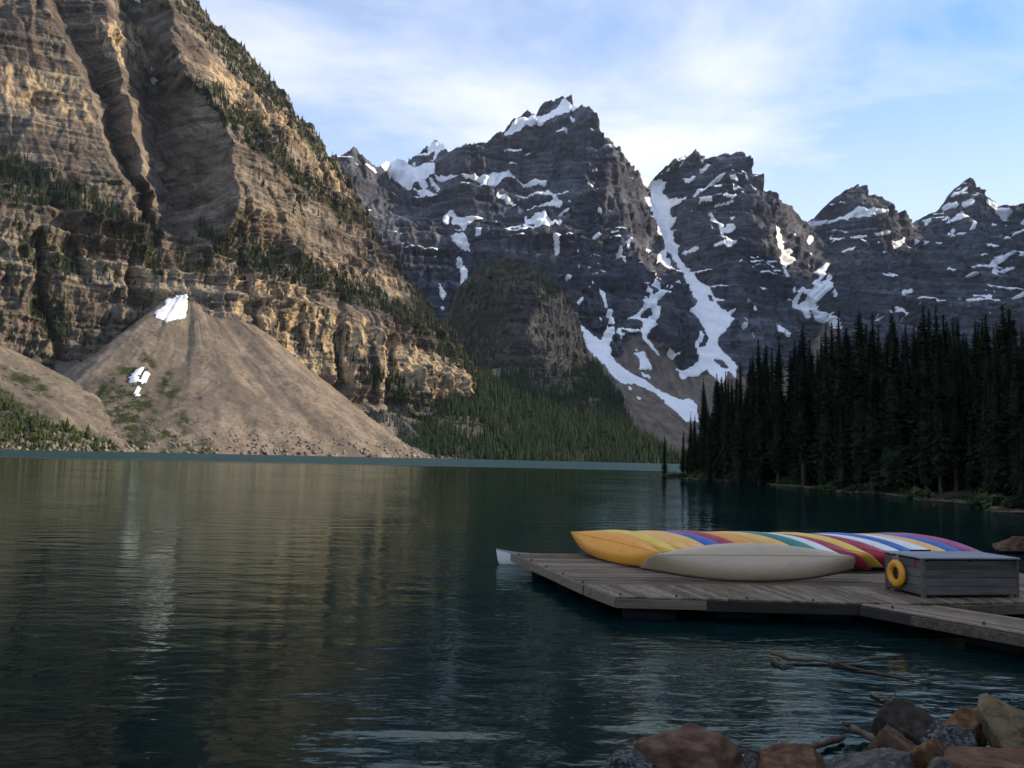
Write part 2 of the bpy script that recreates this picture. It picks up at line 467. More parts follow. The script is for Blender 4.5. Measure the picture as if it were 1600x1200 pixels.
def snow_objects(S, mask, parent_of, lift, name='snow_patch', min_cells=14):
    sm = blur(S.pts, 4)
    n = blur(S.pts, 2)
    du = np.gradient(n, axis=1); dv = np.gradient(n, axis=0); nn = np.cross(du, dv); nn /= np.linalg.norm(nn, axis=-1)[..., None] + 1e-9
    inner = blur(mask.astype(float), 2)
    edge = np.clip((inner - 0.35) / 0.5, 0, 1)
    out = ((S.pts - sm) * S.nd).sum(-1)
    pd = np.pad(out, 1, mode='edge')
    out = np.max([pd[1:-1, 1:-1], pd[:-2, 1:-1], pd[2:, 1:-1], pd[1:-1, :-2], pd[1:-1, 2:]], axis=0)
    out = blur(out, 2)
    pts = sm + S.nd * (out + lift * (0.25 + edge) )[..., None] + nn * 0.3 * lift * edge[..., None]
    mi = mask.astype(int); fm = (mi[:-1, :-1] + mi[1:, :-1] + mi[:-1, 1:] + mi[1:, 1:]) >= 2
    small = {}
    for cells in components(fm):
        r, c = cells[:, 0], cells[:, 1]
        par = parent_of(S.PX[r, c].mean(), S.PY[r, c].mean())
        q = np.stack([r * S.nc + c, r * S.nc + c + 1, (r + 1) * S.nc + c + 1, (r + 1) * S.nc + c], 1)
        if len(cells) < min_cells:
            small.setdefault(par, []).append(q); continue
        u, inv = np.unique(q, return_inverse=True)
        add(name, mesh_np(name, pts.reshape(-1, 3)[u], inv.reshape(q.shape), True), M_SNOW, par)
    for par, qs in small.items():
        q = np.concatenate(qs); u, inv = np.unique(q, return_inverse=True)
        add('snow_flecks', mesh_np('snow_flecks', pts.reshape(-1, 3)[u], inv.reshape(q.shape), True), M_SNOW, par, kind='stuff')

def scatter_conifers(name, pos, heights, label, seed=0, mat=None, parent=None, wide=0.14):
    """thousands of distant conifers in one mesh: three ragged tiers each"""
    rs = np.random.RandomState(seed); n = len(pos); k = 6
    tiers = [(0.02, 0.52, 1.0), (0.32, 0.78, 0.70), (0.58, 1.0, 0.40)]
    V = []; Fi = []; off = 0
    lean = rs.normal(0, 0.02, (n, 2))
    for (z0, z1, w) in tiers:
        an = rs.uniform(0, 6.28, (n, 1)) + np.arange(k)[None] * (2 * math.pi / k)
        rad = heights[:, None] * wide * w * rs.uniform(0.45, 1.25, (n, k))
        zz = heights[:, None] * (z0 + rs.uniform(-0.05, 0.05, (n, k)))
        ring = np.stack([pos[:, None, 0] + rad * np.cos(an), pos[:, None, 1] + rad * np.sin(an), pos[:, None, 2] + zz], -1)
        tip = pos + np.stack([lean[:, 0] * heights * z1, lean[:, 1] * heights * z1, heights * z1], -1)
        V.append(np.concatenate([ring, tip[:, None]], 1).reshape(-1, 3))
        b = off + np.arange(n)[:, None] * (k + 1)
        kk = np.arange(k)[None]
        Fi.append(np.stack([b + kk, b + (kk + 1) % k, np.broadcast_to(b + k, (n, k))], -1).reshape(-1, 3))
        off += n * (k + 1)
    o = add(name, mesh_np(name, np.concatenate(V), np.concatenate(Fi)), mat or M_FARTREE, parent, label=label, kind='stuff')
    return o

def pick(S, mask, n, seed, weight=None):
    rs = np.random.RandomState(seed)
    # equal image-area sampling over the masked cells
    cell = np.zeros(S.PX.shape); cell[:-1] = np.abs(np.diff(S.PY, axis=0)); w = cell * mask
    if weight is not None: w = w * weight
    w = w.ravel()
    if w.sum() <= 0: return np.zeros((0, 3))
    idx = rs.choice(w.size, n, p=w / w.sum())
    return S.pts.reshape(-1, 3)[idx]

# ------------------------------------------------------------------ the steep mountain on the left shore
CREST_L = [(-160, -520), (0, -420), (120, -330), (220, -190), (262, -70), (305, 0), (345, 42), (400, 96), (440, 140), (470, 180), (508, 228), (540, 266), (562, 305), (578, 332), (600, 375), (628, 415), (655, 450), (690, 503), (712, 535), (735, 566), (760, 600), (800, 645), (850, 690), (905, 716)]
BASE_L = [(-160, 706), (0, 708), (560, 720), (905, 728)]
CTRL_L = [(-160, 600, 740), (-160, 450, 770), (-160, 250, 850), (-160, 0, 990), (-160, -500, 1400), (-160, 705, 720),
    (0, 705, 820), (0, 560, 822), (0, 450, 832), (0, 340, 845), (0, 260, 895), (0, 150, 940), (0, 0, 1020), (0, -300, 1300), (0, -420, 1420),
    (120, 690, 880), (120, 590, 872), (120, 450, 880), (120, 340, 890), (120, 270, 935), (120, 120, 1010), (120, -100, 1190),
    (230, 380, 935), (240, 470, 918), (220, 560, 905), (200, 260, 975), (220, 60, 1120), (240, -150, 1330),
    (300, 470, 925), (300, 600, 920), (300, 712, 915), (290, 380, 960), (290, 250, 1040), (285, 60, 1190),
    (370, 300, 1050), (370, 400, 1000), (370, 440, 955), (370, 540, 930), (345, 170, 1140), (330, 60, 1260), (305, 2, 1330),
    (450, 200, 1230), (450, 330, 1110), (450, 400, 1055), (450, 455, 1000), (450, 560, 970), (430, 125, 1330),
    (540, 268, 1330), (530, 360, 1190), (540, 440, 1110), (550, 495, 1045), (560, 640, 1010), (560, 718, 985),
    (600, 378, 1310), (640, 480, 1150), (640, 540, 1085), (650, 660, 1045), (655, 452, 1270),
    (720, 580, 1120), (735, 568, 1180), (720, 690, 1060), (735, 722, 1040), (850, 690, 1220), (900, 716, 1240), (850, 724, 1150)]
_gpy = [-520, -200, 0, 60, 110, 150, 200, 250, 290, 330, 370, 420]
_xA = [-60, 10, 62, 95, 122, 145, 158, 175, 195, 215, 230, 240]       # lip of the left slab
_xG1 = [-30, 35, 80, 112, 138, 160, 172, 190, 208, 226, 240, 250]     # first gully
_xB = [10, 85, 165, 178, 188, 200, 208, 220, 232, 244, 255, 262]      # crest of the middle buttress
_xG2 = [60, 160, 212, 219, 226, 234, 243, 254, 262, 270, 278, 285]    # second, deep gully
_xC = [120, 215, 266, 272, 290, 330, 358, 366, 373, 372, 352, 330]    # crest of the right buttress
def gullies(px, py):
    f = lambda a: np.interp(py, _gpy, a)
    A, G1, B, G2, C = f(_xA), f(_xG1), f(_xB), f(_xG2), f(_xC)
    w = 6 * fbm(px / 30, py / 30, 0 * px, 3, seed=201)
    x = px + w
    d = np.zeros_like(px)
    def seg(x0, x1, v0, v1):
        t = np.clip((x - x0) / np.maximum(x1 - x0, 1), 0, 1); m = (x >= x0) & (x < x1)
        d[m] = (v0 + (v1 - v0) * t)[m]
    seg(A - 300, A, 0, -22); seg(A, G1, -22, 62); seg(G1, B, 62, -6); seg(B, G2, -6, 108); seg(G2, C, 108, -72); seg(C, C + 170, -72, 0)
    fade = 1 - sstep(310, 420, py)
    d *= fade
    # lower cliffs: dark recesses between pillars
    for cx0, cy0, cx1, cy1, w_, a in ((60, 370, 62, 470, 10, 22), (100, 330, 130, 430, 14, 14), (70, 480, 90, 560, 8, 14), (200, 430, 210, 480, 12, 14), (385, 440, 398, 520, 10, 22), (530, 470, 528, 600, 9, 24), (460, 440, 470, 540, 7, 14), (610, 540, 606, 640, 8, 16), (575, 520, 580, 620, 6, 12), (690, 580, 690, 660, 6, 14)):
        xx = np.interp(py, [cy0, cy1], [cx0, cx1]); f2 = sstep(cy0 - 25, cy0, py) * (1 - sstep(cy1, cy1 + 25, py))
        d += a * f2 * np.exp(-((x - xx) / w_) ** 2)
    return d

def build_left():
    pxs = np.arange(-150, 906, 1.75)
    S = make_sheet(pxs, BASE_L, CREST_L, 520, CTRL_L, (0.66, -0.72, 0.12), (0.70, 0.71), [(62, 0.20), (23, 0.42), (8.5, 0.38), (3.4, 0.32)], [(46, 7.0), (17, 3.6), (6.5, 1.5)], (150, 6.5), 11, crest_rough=2.4, blk=[(38, 1.5, 5.0), (14, 3.4, 4.0), (6.0, 3.0, 2.1), (3.2, 1.2, 0.9)], extra=gullies, gamma=0.86,
        calm=lambda px, py: np.clip(0.62 + 0.7 * sstep(-0.2, 0.5, fbm(px / 90, py / 60, 0 * px, 2, seed=301)), 0.4, 1.2) * (1 - 0.45 * (1 - sstep(250, 330, py)) * (1 - sstep(340, 420, px))))
    veg_polys = [[(-160, 230), (0, 225), (70, 265), (150, 300), (215, 345), (250, 380), (255, 430), (225, 400), (150, 345), (80, 320), (0, 318), (-160, 320)],
        [(300, 120), (345, 145), (400, 190), (450, 240), (520, 305), (570, 340), (585, 372), (520, 335), (450, 275), (390, 225), (330, 175)],
        [(310, 350), (370, 370), (440, 395), (520, 430), (600, 460), (680, 500), (700, 540), (640, 510), (560, 480), (470, 445), (380, 415), (320, 390)],
        [(265, -30), (310, 0), (400, 90), (470, 180), (540, 265), (580, 335), (600, 375), (585, 375), (560, 330), (520, 275), (450, 195), (370, 115), (300, 45)],
        [(600, 372), (655, 448), (735, 562), (800, 645), (850, 690), (790, 700), (740, 640), (735, 590), (700, 560), (650, 480)],
        [(555, 560), (620, 590), (680, 620), (740, 640), (800, 700), (690, 705), (640, 650), (560, 600)],
        [(20, 350), (120, 380), (140, 440), (60, 430), (30, 400)], [(40, 450), (95, 470), (100, 545), (70, 540)], [(270, 385), (330, 395), (330, 440), (280, 420)]]
    veg = mask_polys(S, veg_polys, 9, 26, 4)
    veg_s = blur(veg.astype(float), 5)
    gold = blur(mask_polys(S, [[(360, 425), (450, 445), (550, 490), (640, 530), (735, 570), (745, 640), (690, 660), (600, 620), (500, 590), (430, 560), (370, 510)],
        [(235, 385), (262, 395), (260, 470), (236, 470)], [(0, 100), (60, 110), (130, 130), (150, 190), (60, 175), (0, 150)], [(100, 390), (170, 390), (160, 430), (110, 420)], [(140, 20), (220, 40), (225, 110), (150, 80)], [(330, 80), (460, 190), (560, 310), (560, 330), (470, 240), (330, 140)], [(480, 395), (600, 440), (640, 470), (560, 440), (490, 420)]], 12, 30, 8).astype(float), 8)
    scr = blur(mask_polys(S, [[(290, 360), (330, 355), (420, 375), (400, 400), (330, 395)]], 8, 22, 3).astype(float), 4)
    me = mesh_np('mountain', S.V, S.F, False, {'veg': S.ext(veg_s), 'gold': S.ext(gold), 'scree': S.ext(scr)})
    o = add('mountain', me, M_LEFT, label='steep sunlit brown rock mountain with ledges of conifers on the left shore', kind='structure')
    S.obj = o
    snow = mask_polys(S, zoomed((0, 0), .3125, [(752, 348), (772, 348), (784, 412), (764, 425)], [(670, 0), (700, 0), (698, 14), (672, 10)]), 1.0, 6, 3)
    snow_objects(S, snow, lambda x, y: o, 2.0, min_cells=4)
    # conifers on the ledges, along the skyline and on the lower right flank
    rs = np.random.RandomState(3)
    parts = []
    for i, n in enumerate((1050, 620, 950, 620, 900, 620, 70, 50, 45)):
        m_ = mask_polys(S, [veg_polys[i]], 9, 26, 4)
        parts.append(pick(S, m_, n, 40 + i))
    sparse = mask_polys(S, [[(-100, 330), (300, 380), (560, 520), (740, 600), (740, 660), (560, 600), (350, 500), (200, 560), (-100, 560)], [(290, 100), (560, 320), (600, 400), (560, 420), (400, 300)]], 5, 20, 2)
    parts.append(pick(S, sparse, 420, 77))
    pos = np.concatenate(parts); h = rs.uniform(6.5, 15.0, len(pos)) * np.interp(pos[:, 2], [0, 600], [1.05, 0.85])
    scatter_conifers('ledge_conifers', pos - np.array([0, 0, 0.8]), h, 'small dark conifers growing on the ledges and skyline of the left mountain', 5)
    return S
S_LEFT = build_left()

# ------------------------------------------------------------------ talus cones at its foot
def build_cone(name, apex, R, ang0, ang1, label, seed, height=None, lobes=3.0, foot=None, mat=None, vegp=(), slopepow=1.0, polys=None):
    na, nrad = 330, 170
    az, hh = np.meshgrid(np.linspace(ang0, ang1, na), np.linspace(0.0, 1.0, nrad) ** 0.9)
    H = apex[2] + 3.0
    r = hh * R * (1 + 0.02 * np.cos(az) + 0.05 * np.sin(az * 5.1 + seed))
    z = apex[2] - H * (hh ** (slopepow * 0.93)) * (1.0 + 0.0 * az)
    x = apex[0] + r * np.cos(az); y = apex[1] + r * np.sin(az)
    rib = fbm(az * 9, hh * 0.8, 0 * az, 4, 0.55, seed=seed)
    z = z + (0.45 * lobes) * rib * np.sin(np.clip(hh, 0, 1) * math.pi) ** 0.7 + 1.3 * fbm(x / 14, y / 14, z / 14, 5, 0.6, seed=seed + 4) * (0.4 + hh)
    z = z + 2.0 * np.sin(hh * math.pi) ** 0.8 * (np.abs(pnoise(az * 5.5 + 0.5 * pnoise(x / 40, y / 40, 0 * x, seed), hh * 1.2, 0 * az, seed + 12)) - 0.25) * 2
    z = z + 17.0 * np.sin(hh * math.pi) * pnoise(az * 2.2, hh * 1.5, 0 * az, seed + 9)
    V = np.stack([x, y, z], -1)
    S = Sheet(); S.pts = V; S.nr, S.nc = nrad, na; S.nd = np.array([0, 0, 1.0])
    S.PX, S.PY = project(V)
    run = np.clip(0.42 + 0.8 * fbm(az * 7, hh * 2.2, 0 * az, 4, 0.55, seed=seed + 20) + 0.4 * fbm(x / 25, y / 25, z / 25, 3, seed=seed + 31), 0, 1)
    veg = blur(mask_polys(S, list(vegp), 6, 14, seed).astype(float), 2) if vegp else np.zeros_like(run)
    me = mesh_np(name, V.reshape(-1, 3), grid_faces(nrad, na)[:, ::-1], False, {'run': run, 'veg': veg})
    S.obj = add(name, me, mat or M_SCREE, label=label, kind='structure')
    return S

def debris(S, n, s0, s1, seed, mat, mask=None):
    """angular loose blocks lying on a talus slope"""
    rs = np.random.RandomState(seed); pos = pick(S, np.ones(S.PX.shape) if mask is None else mask, n, seed)
    oct_ = np.array([[1, 0, 0], [-1, 0, 0], [0, 1, 0], [0, -1, 0], [0, 0, 1], [0, 0, -1.0]]); of = np.array([[0, 2, 4], [2, 1, 4], [1, 3, 4], [3, 0, 4], [2, 0, 5], [1, 2, 5], [3, 1, 5], [0, 3, 5]])
    sz = s0 + (s1 - s0) * rs.uniform(0, 1, n) ** 9
    V = pos[:, None] + (oct_[None] * rs.uniform(0.6, 1.2, (n, 6, 1)) + rs.normal(0, 0.25, (n, 6, 3))) * sz[:, None, None]
    F = of[None] + (np.arange(n) * 6)[:, None, None]
    return add('loose_blocks', mesh_np('loose_blocks', V.reshape(-1, 3), F.reshape(-1, 3)), mat, S.obj, kind='stuff')

_ap = P(300, 430, 960.0)
S_CONE = build_cone('scree_cone', _ap, _ap[2] / math.tan(math.radians(37.2)), math.radians(-178), math.radians(38), 'tall fan of tan scree below a snow patch on the left shore', 91,
    vegp=[[(252, 585), (268, 578), (272, 600), (245, 620)], [(200, 570), (235, 545), (245, 575), (215, 600)], [(150, 590), (215, 560), (240, 640), (300, 700), (170, 705), (120, 640)], [(255, 610), (275, 600), (300, 660), (290, 690), (270, 650)], [(255, 690), (330, 690), (330, 712), (250, 712)]])
_sn = mask_polys(S_CONE, zoomed((0, 350), .3125, [(835, 300), (940, 355), (935, 430), (925, 475), (880, 475), (835, 495), (780, 465), (775, 445), (825, 410), (825, 380), (845, 350)], [(975, 372), (1050, 380), (1075, 408), (1030, 400)],
    [(650, 765), (695, 757), (690, 790), (650, 795)], [(660, 750), (700, 720), (725, 725), (700, 750)], [(735, 735), (750, 760), (710, 800), (710, 770)], [(672, 848), (690, 812), (705, 823), (690, 872)]), 2.4, 8, 3)
snow_objects(S_CONE, _sn, lambda x, y: S_CONE.obj, 1.2, min_cells=6)
_ap2 = P(-95, 485, 745.0)
S_CONE2 = build_cone('scree_cone', _ap2, _ap2[2] / math.tan(math.radians(29.5)), math.radians(-178), math.radians(40), 'lower talus slope with green shrubs beside the lake, left of the tall scree fan', 131, mat=scree_material('grey_scree', (0.150, 0.128, 0.100)),
    vegp=[[(-20, 590), (40, 630), (110, 660), (190, 695), (190, 712), (-20, 712)], [(0, 565), (60, 590), (90, 625), (50, 615), (0, 590)]])
_ap3 = P(600, 640, 1010.0)
S_CONE3 = build_cone('scree_cone', _ap3, _ap3[2] / math.tan(math.radians(24)), math.radians(-178), math.radians(40), 'low grey boulder slope below golden cliffs, right of the tall scree fan', 171, lobes=2.0,
    mat=scree_material('boulder_scree', (0.135, 0.125, 0.105)), vegp=[[(455, 565), (500, 575), (560, 640), (520, 640)], [(640, 660), (720, 680), (800, 712), (700, 712)]])

M_BLOCK = scree_material('talus_block', (0.20, 0.175, 0.145))
debris(S_CONE, 5500, 0.3, 3.2, 3, M_BLOCK); debris(S_CONE2, 5000, 0.4, 3.2, 4, M_BLOCK); debris(S_CONE3, 3200, 0.5, 2.6, 5, M_BLOCK)
# shrubs and little trees on the low talus
_vm = mask_polys(S_CONE2, [[(-20, 610), (40, 645), (110, 672), (185, 700), (185, 710), (-20, 710)]], 4, 12, 3)
_p = pick(S_CONE2, _vm, 420, 5); _h = np.random.RandomState(2).uniform(1.5, 6.0, len(_p)); _h[::16] *= 2.0
scatter_conifers('talus_shrubs', _p, _h, 'green shrubs and small conifers at the foot of the left talus', 9, wide=0.33,
    mat=conifer_material('shrub_green', (0.014, 0.020, 0.007), (0.028, 0.040, 0.011), (0.050, 0.060, 0.018)))
_vm3 = mask_polys(S_CONE3, [[(560, 650), (640, 640), (740, 660), (800, 715), (690, 715)]], 4, 12, 3)
_p = pick(S_CONE3, _vm3, 130, 6); _h = np.random.RandomState(4).uniform(4, 12.0, len(_p))
scatter_conifers('talus_conifers', _p, _h, 'scattered conifers on the grey boulder slope below golden cliffs', 19)

# ------------------------------------------------------------------ wooded lower slope at the end of the lake
def build_hillside():
    pxs = np.arange(600, 1075, 2.0)
    crest = [(600, 700), (650, 672), (690, 640), (730, 606), (762, 578), (800, 572), (840, 578), (880, 586), (905, 578), (926, 570), (948, 592), (968, 622), (978, 652), (1000, 680), (1035, 703), (1075, 719)]
    base = [(600, 722), (1075, 733)]
    ctrl = [(600, 722, 900), (700, 724, 930), (800, 726, 965), (900, 729, 1005), (1000, 731, 1040), (1075, 732, 1060), (600, 700, 960), (690, 640, 1060), (762, 580, 1220), (840, 578, 1330), (926, 572, 1330), (978, 652, 1200), (1035, 705, 1110), (850, 650, 1150), (760, 660, 1060), (920, 660, 1150), (1075, 719, 1090)]
    S = make_sheet(pxs, base, crest, 110, ctrl, (0.3, -0.9, 0.4), (1, 0.2), [(30, 0.05), (9, 0.05)], [(40, 2.0)], (90, 7), 61, crest_rough=1.5)
    one = np.ones_like(S.PX)
    scr = blur(mask_polys(S, [[(726, 540), (755, 570), (790, 580), (780, 590), (740, 585)]], 5, 16, 2).astype(float), 3)
    me = mesh_np('hillside', S.V, S.F, True, {'veg': S.ext(1.0 - scr), 'gold': S.ext(0 * one), 'scree': S.ext(0.5 + 0.5 * scr)})
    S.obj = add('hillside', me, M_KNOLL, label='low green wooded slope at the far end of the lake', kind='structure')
    rs = np.random.RandomState(8)
    dens = np.clip(0.9 + 1.2 * fbm(S.PX / 45, S.PY / 30, 0 * S.PX, 3, seed=77), 0.12, 1.6)
    meadow = mask_polys(S, [[(775, 572), (830, 575), (900, 590), (930, 600), (880, 625), (810, 610)], [(700, 640), (760, 690), (820, 722), (700, 722)]], 8, 20, 3)
    dens = np.where(meadow, dens * 0.3, dens)
    pos = pick(S, (1 - scr) > 0.5, 6800, 12, dens)
    scatter_conifers('far_shore_forest', pos - np.array([0, 0, 0.5]), rs.uniform(8, 19, len(pos)), 'dense conifer forest on the slope at the far end of the lake', 15,
        mat=conifer_material('far_shore_conifer', (0.007, 0.014, 0.006), (0.015, 0.029, 0.010), (0.030, 0.050, 0.015)))
    return S
S_HILL = build_hillside()

# ------------------------------------------------------------------ dark knoll in front of the range
def build_knoll():
    pxs = np.arange(655, 965, 1.7)
    crest = [(655, 640), (680, 565), (700, 500), (722, 442), (750, 416), (780, 403), (805, 402), (832, 408), (852, 422), (870, 440), (888, 468), (902, 498), (912, 530), (922, 556), (940, 592), (965, 640)]
    base = [(655, 690), (965, 690)]
    ctrl = [(655, 640, 1750), (700, 505, 1760), (750, 418, 1800), (805, 404, 1790), (852, 424, 1760), (902, 500, 1860), (922, 558, 1860), (965, 640, 1650), (760, 520, 1590), (800, 500, 1545), (835, 440, 1640), (830, 560, 1450), (800, 600, 1440), (870, 520, 1650), (880, 600, 1590), (720, 580, 1600), (700, 690, 1500), (800, 690, 1350), (930, 690, 1450)]
    S = make_sheet(pxs, base, crest, 190, ctrl, (0.35, -0.9, 0.15), (0.93, 0.36), [(60, 0.2), (20, 0.25), (8, 0.25)], [(40, 10), (16, 5), (7, 2.2)], (130, 12), 71, crest_rough=2.0, blk=[(34, 3.0, 9), (13, 3.5, 4.5), (6, 2, 2)])
    veg = blur(mask_polys(S, [[(690, 560), (720, 440), (780, 400), (840, 405), (880, 455), (870, 470), (820, 440), (800, 470), (790, 540), (790, 600), (690, 620)]], 10, 25, 2).astype(float), 6)  # dark growth on the left also carries that side's painted shade
    gold = blur(mask_polys(S, [[(840, 450), (880, 465), (905, 495), (920, 545), (910, 590), (850, 590), (830, 520)]], 10, 22, 2).astype(float), 6)  # orange cliff on the right, its sunlit warmth painted into the colour
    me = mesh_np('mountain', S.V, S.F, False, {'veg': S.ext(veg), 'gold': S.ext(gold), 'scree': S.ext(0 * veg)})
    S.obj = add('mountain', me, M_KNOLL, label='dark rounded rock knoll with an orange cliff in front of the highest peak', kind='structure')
    pos = pick(S, veg > 0.4, 900, 33); rs = np.random.RandomState(5)
    scatter_conifers('knoll_conifers', pos - np.array([0, 0, 1.0]), rs.uniform(6, 12, len(pos)), 'tiny dark conifers and shrubs on the rounded knoll', 25)
build_knoll()

# ------------------------------------------------------------------ the snow-streaked range
CREST_R = [(505, 262), (520, 247), (532, 239), (545, 235), (557, 232), (565, 238), (574, 250), (592, 259), (628, 255), (640, 243), (660, 229), (687, 221), (700, 228), (716, 225), (734, 221), (752, 218), (775, 210), (787, 203), (800, 193), (812, 184), (820, 172), (826, 168), (839, 172), (846, 164), (853, 159), (862, 160), (869, 155), (878, 153), (888, 157), (897, 162), (906, 163), (919, 161), (931, 177), (938, 186), (943, 204), (945, 213), (969, 225), (984, 249), (1000, 266), (1006, 276), (1022, 277), (1035, 262), (1055, 250), (1072, 241), (1090, 231), (1098, 237), (1107, 243), (1118, 242), (1132, 234), (1150, 234), (1158, 230), (1166, 231), (1172, 243), (1174, 259), (1190, 275), (1202, 300), (1218, 322), (1234, 328), (1250, 338), (1262, 345), (1275, 338), (1288, 323), (1305, 308), (1325, 297), (1333, 291), (1342, 287), (1356, 292), (1361, 304), (1374, 305), (1388, 318), (1392, 330), (1410, 340), (1422, 350), (1432, 345), (1445, 337), (1465, 328), (1480, 316), (1488, 300), (1497, 290), (1512, 280), (1520, 277), (1527, 284), (1532, 290), (1542, 296), (1550, 312), (1565, 321), (1580, 322), (1600, 320), (1640, 330), (1700, 345)]
CTRL_R = [(505, 265, 2500), (557, 234, 2620), (560, 300, 2480), (560, 450, 2250), (620, 256, 2950), (640, 300, 2800), (690, 222, 3150), (620, 330, 2560), (620, 450, 2280), (650, 600, 1950),
    (705, 235, 2820), (705, 270, 2770), (705, 292, 2700), (780, 212, 2850), (780, 262, 2780), (780, 290, 2700), (850, 180, 2960), (880, 156, 3040), (850, 215, 2870), (860, 265, 2780), (860, 295, 2690),
    (920, 163, 2850), (925, 220, 2740), (925, 290, 2650), (920, 360, 2540), (945, 214, 2800), (985, 252, 2880), (960, 300, 2680), (985, 330, 2690), (1004, 276, 3050),
    (690, 330, 2560), (720, 370, 2520), (700, 430, 2330), (720, 500, 2150), (780, 340, 2520), (780, 420, 2300), (860, 350, 2520), (870, 430, 2350), (930, 430, 2370), (960, 400, 2440), (980, 480, 2260), (930, 500, 2180),
    (1015, 290, 3250), (1028, 330, 3130), (1038, 370, 3020), (1050, 400, 2920), (1075, 440, 2760), (1100, 480, 2610), (1115, 520, 2470), (1110, 560, 2330), (1100, 590, 2230), (1030, 420, 2680), (1050, 470, 2480), (1055, 520, 2300), (1000, 410, 2450),
    (1040, 262, 3220), (1090, 234, 3300), (1160, 233, 3300), (1070, 320, 3060), (1100, 380, 2900), (1150, 330, 3020), (1170, 262, 3180), (1180, 400, 2830), (1140, 440, 2700), (1200, 302, 3150), (1190, 500, 2520), (1160, 560, 2350), (1210, 360, 3020),
    (1235, 330, 3350), (1262, 346, 3650), (1222, 400, 3040), (1228, 450, 2880), (1270, 480, 2800), (1260, 540, 2560),
    (1342, 290, 3800), (1300, 330, 3700), (1340, 340, 3640), (1300, 420, 3350), (1360, 420, 3350), (1400, 345, 3700), (1380, 500, 2950), (1300, 560, 2600),
    (1424, 350, 3950), (1520, 280, 4150), (1480, 330, 3980), (1520, 360, 3850), (1560, 330, 4050), (1480, 430, 3500), (1560, 440, 3500), (1500, 520, 3000), (1600, 322, 4200), (1600, 400, 3800), (1600, 520, 3100), (1700, 345, 4300), (1700, 500, 3300),
    (930, 560, 1950), (960, 600, 1850), (1000, 560, 2100), (1030, 600, 2050), (1060, 640, 1850), (1000, 660, 1620), (960, 690, 1480), (1080, 690, 1600), (1100, 640, 1980), (880, 640, 1700), (800, 690, 1700), (700, 690, 1700), (550, 690, 1700), (520, 580, 2000), (1200, 620, 2150), (1300, 660, 2100), (1450, 640, 2300), (1650, 650, 2400), (1200, 720, 1700), (1450, 720, 1800), (1700, 720, 1900), (900, 720, 1350), (1000, 720, 1380), (505, 720, 1600)]
SCREE_R = [(900, 515), (935, 545), (965, 560), (985, 525), (1010, 520), (1050, 560), (1075, 590), (1110, 585), (1150, 580), (1180, 600), (1260, 555), (1290, 500), (1310, 520), (1300, 720), (880, 720), (890, 560)]
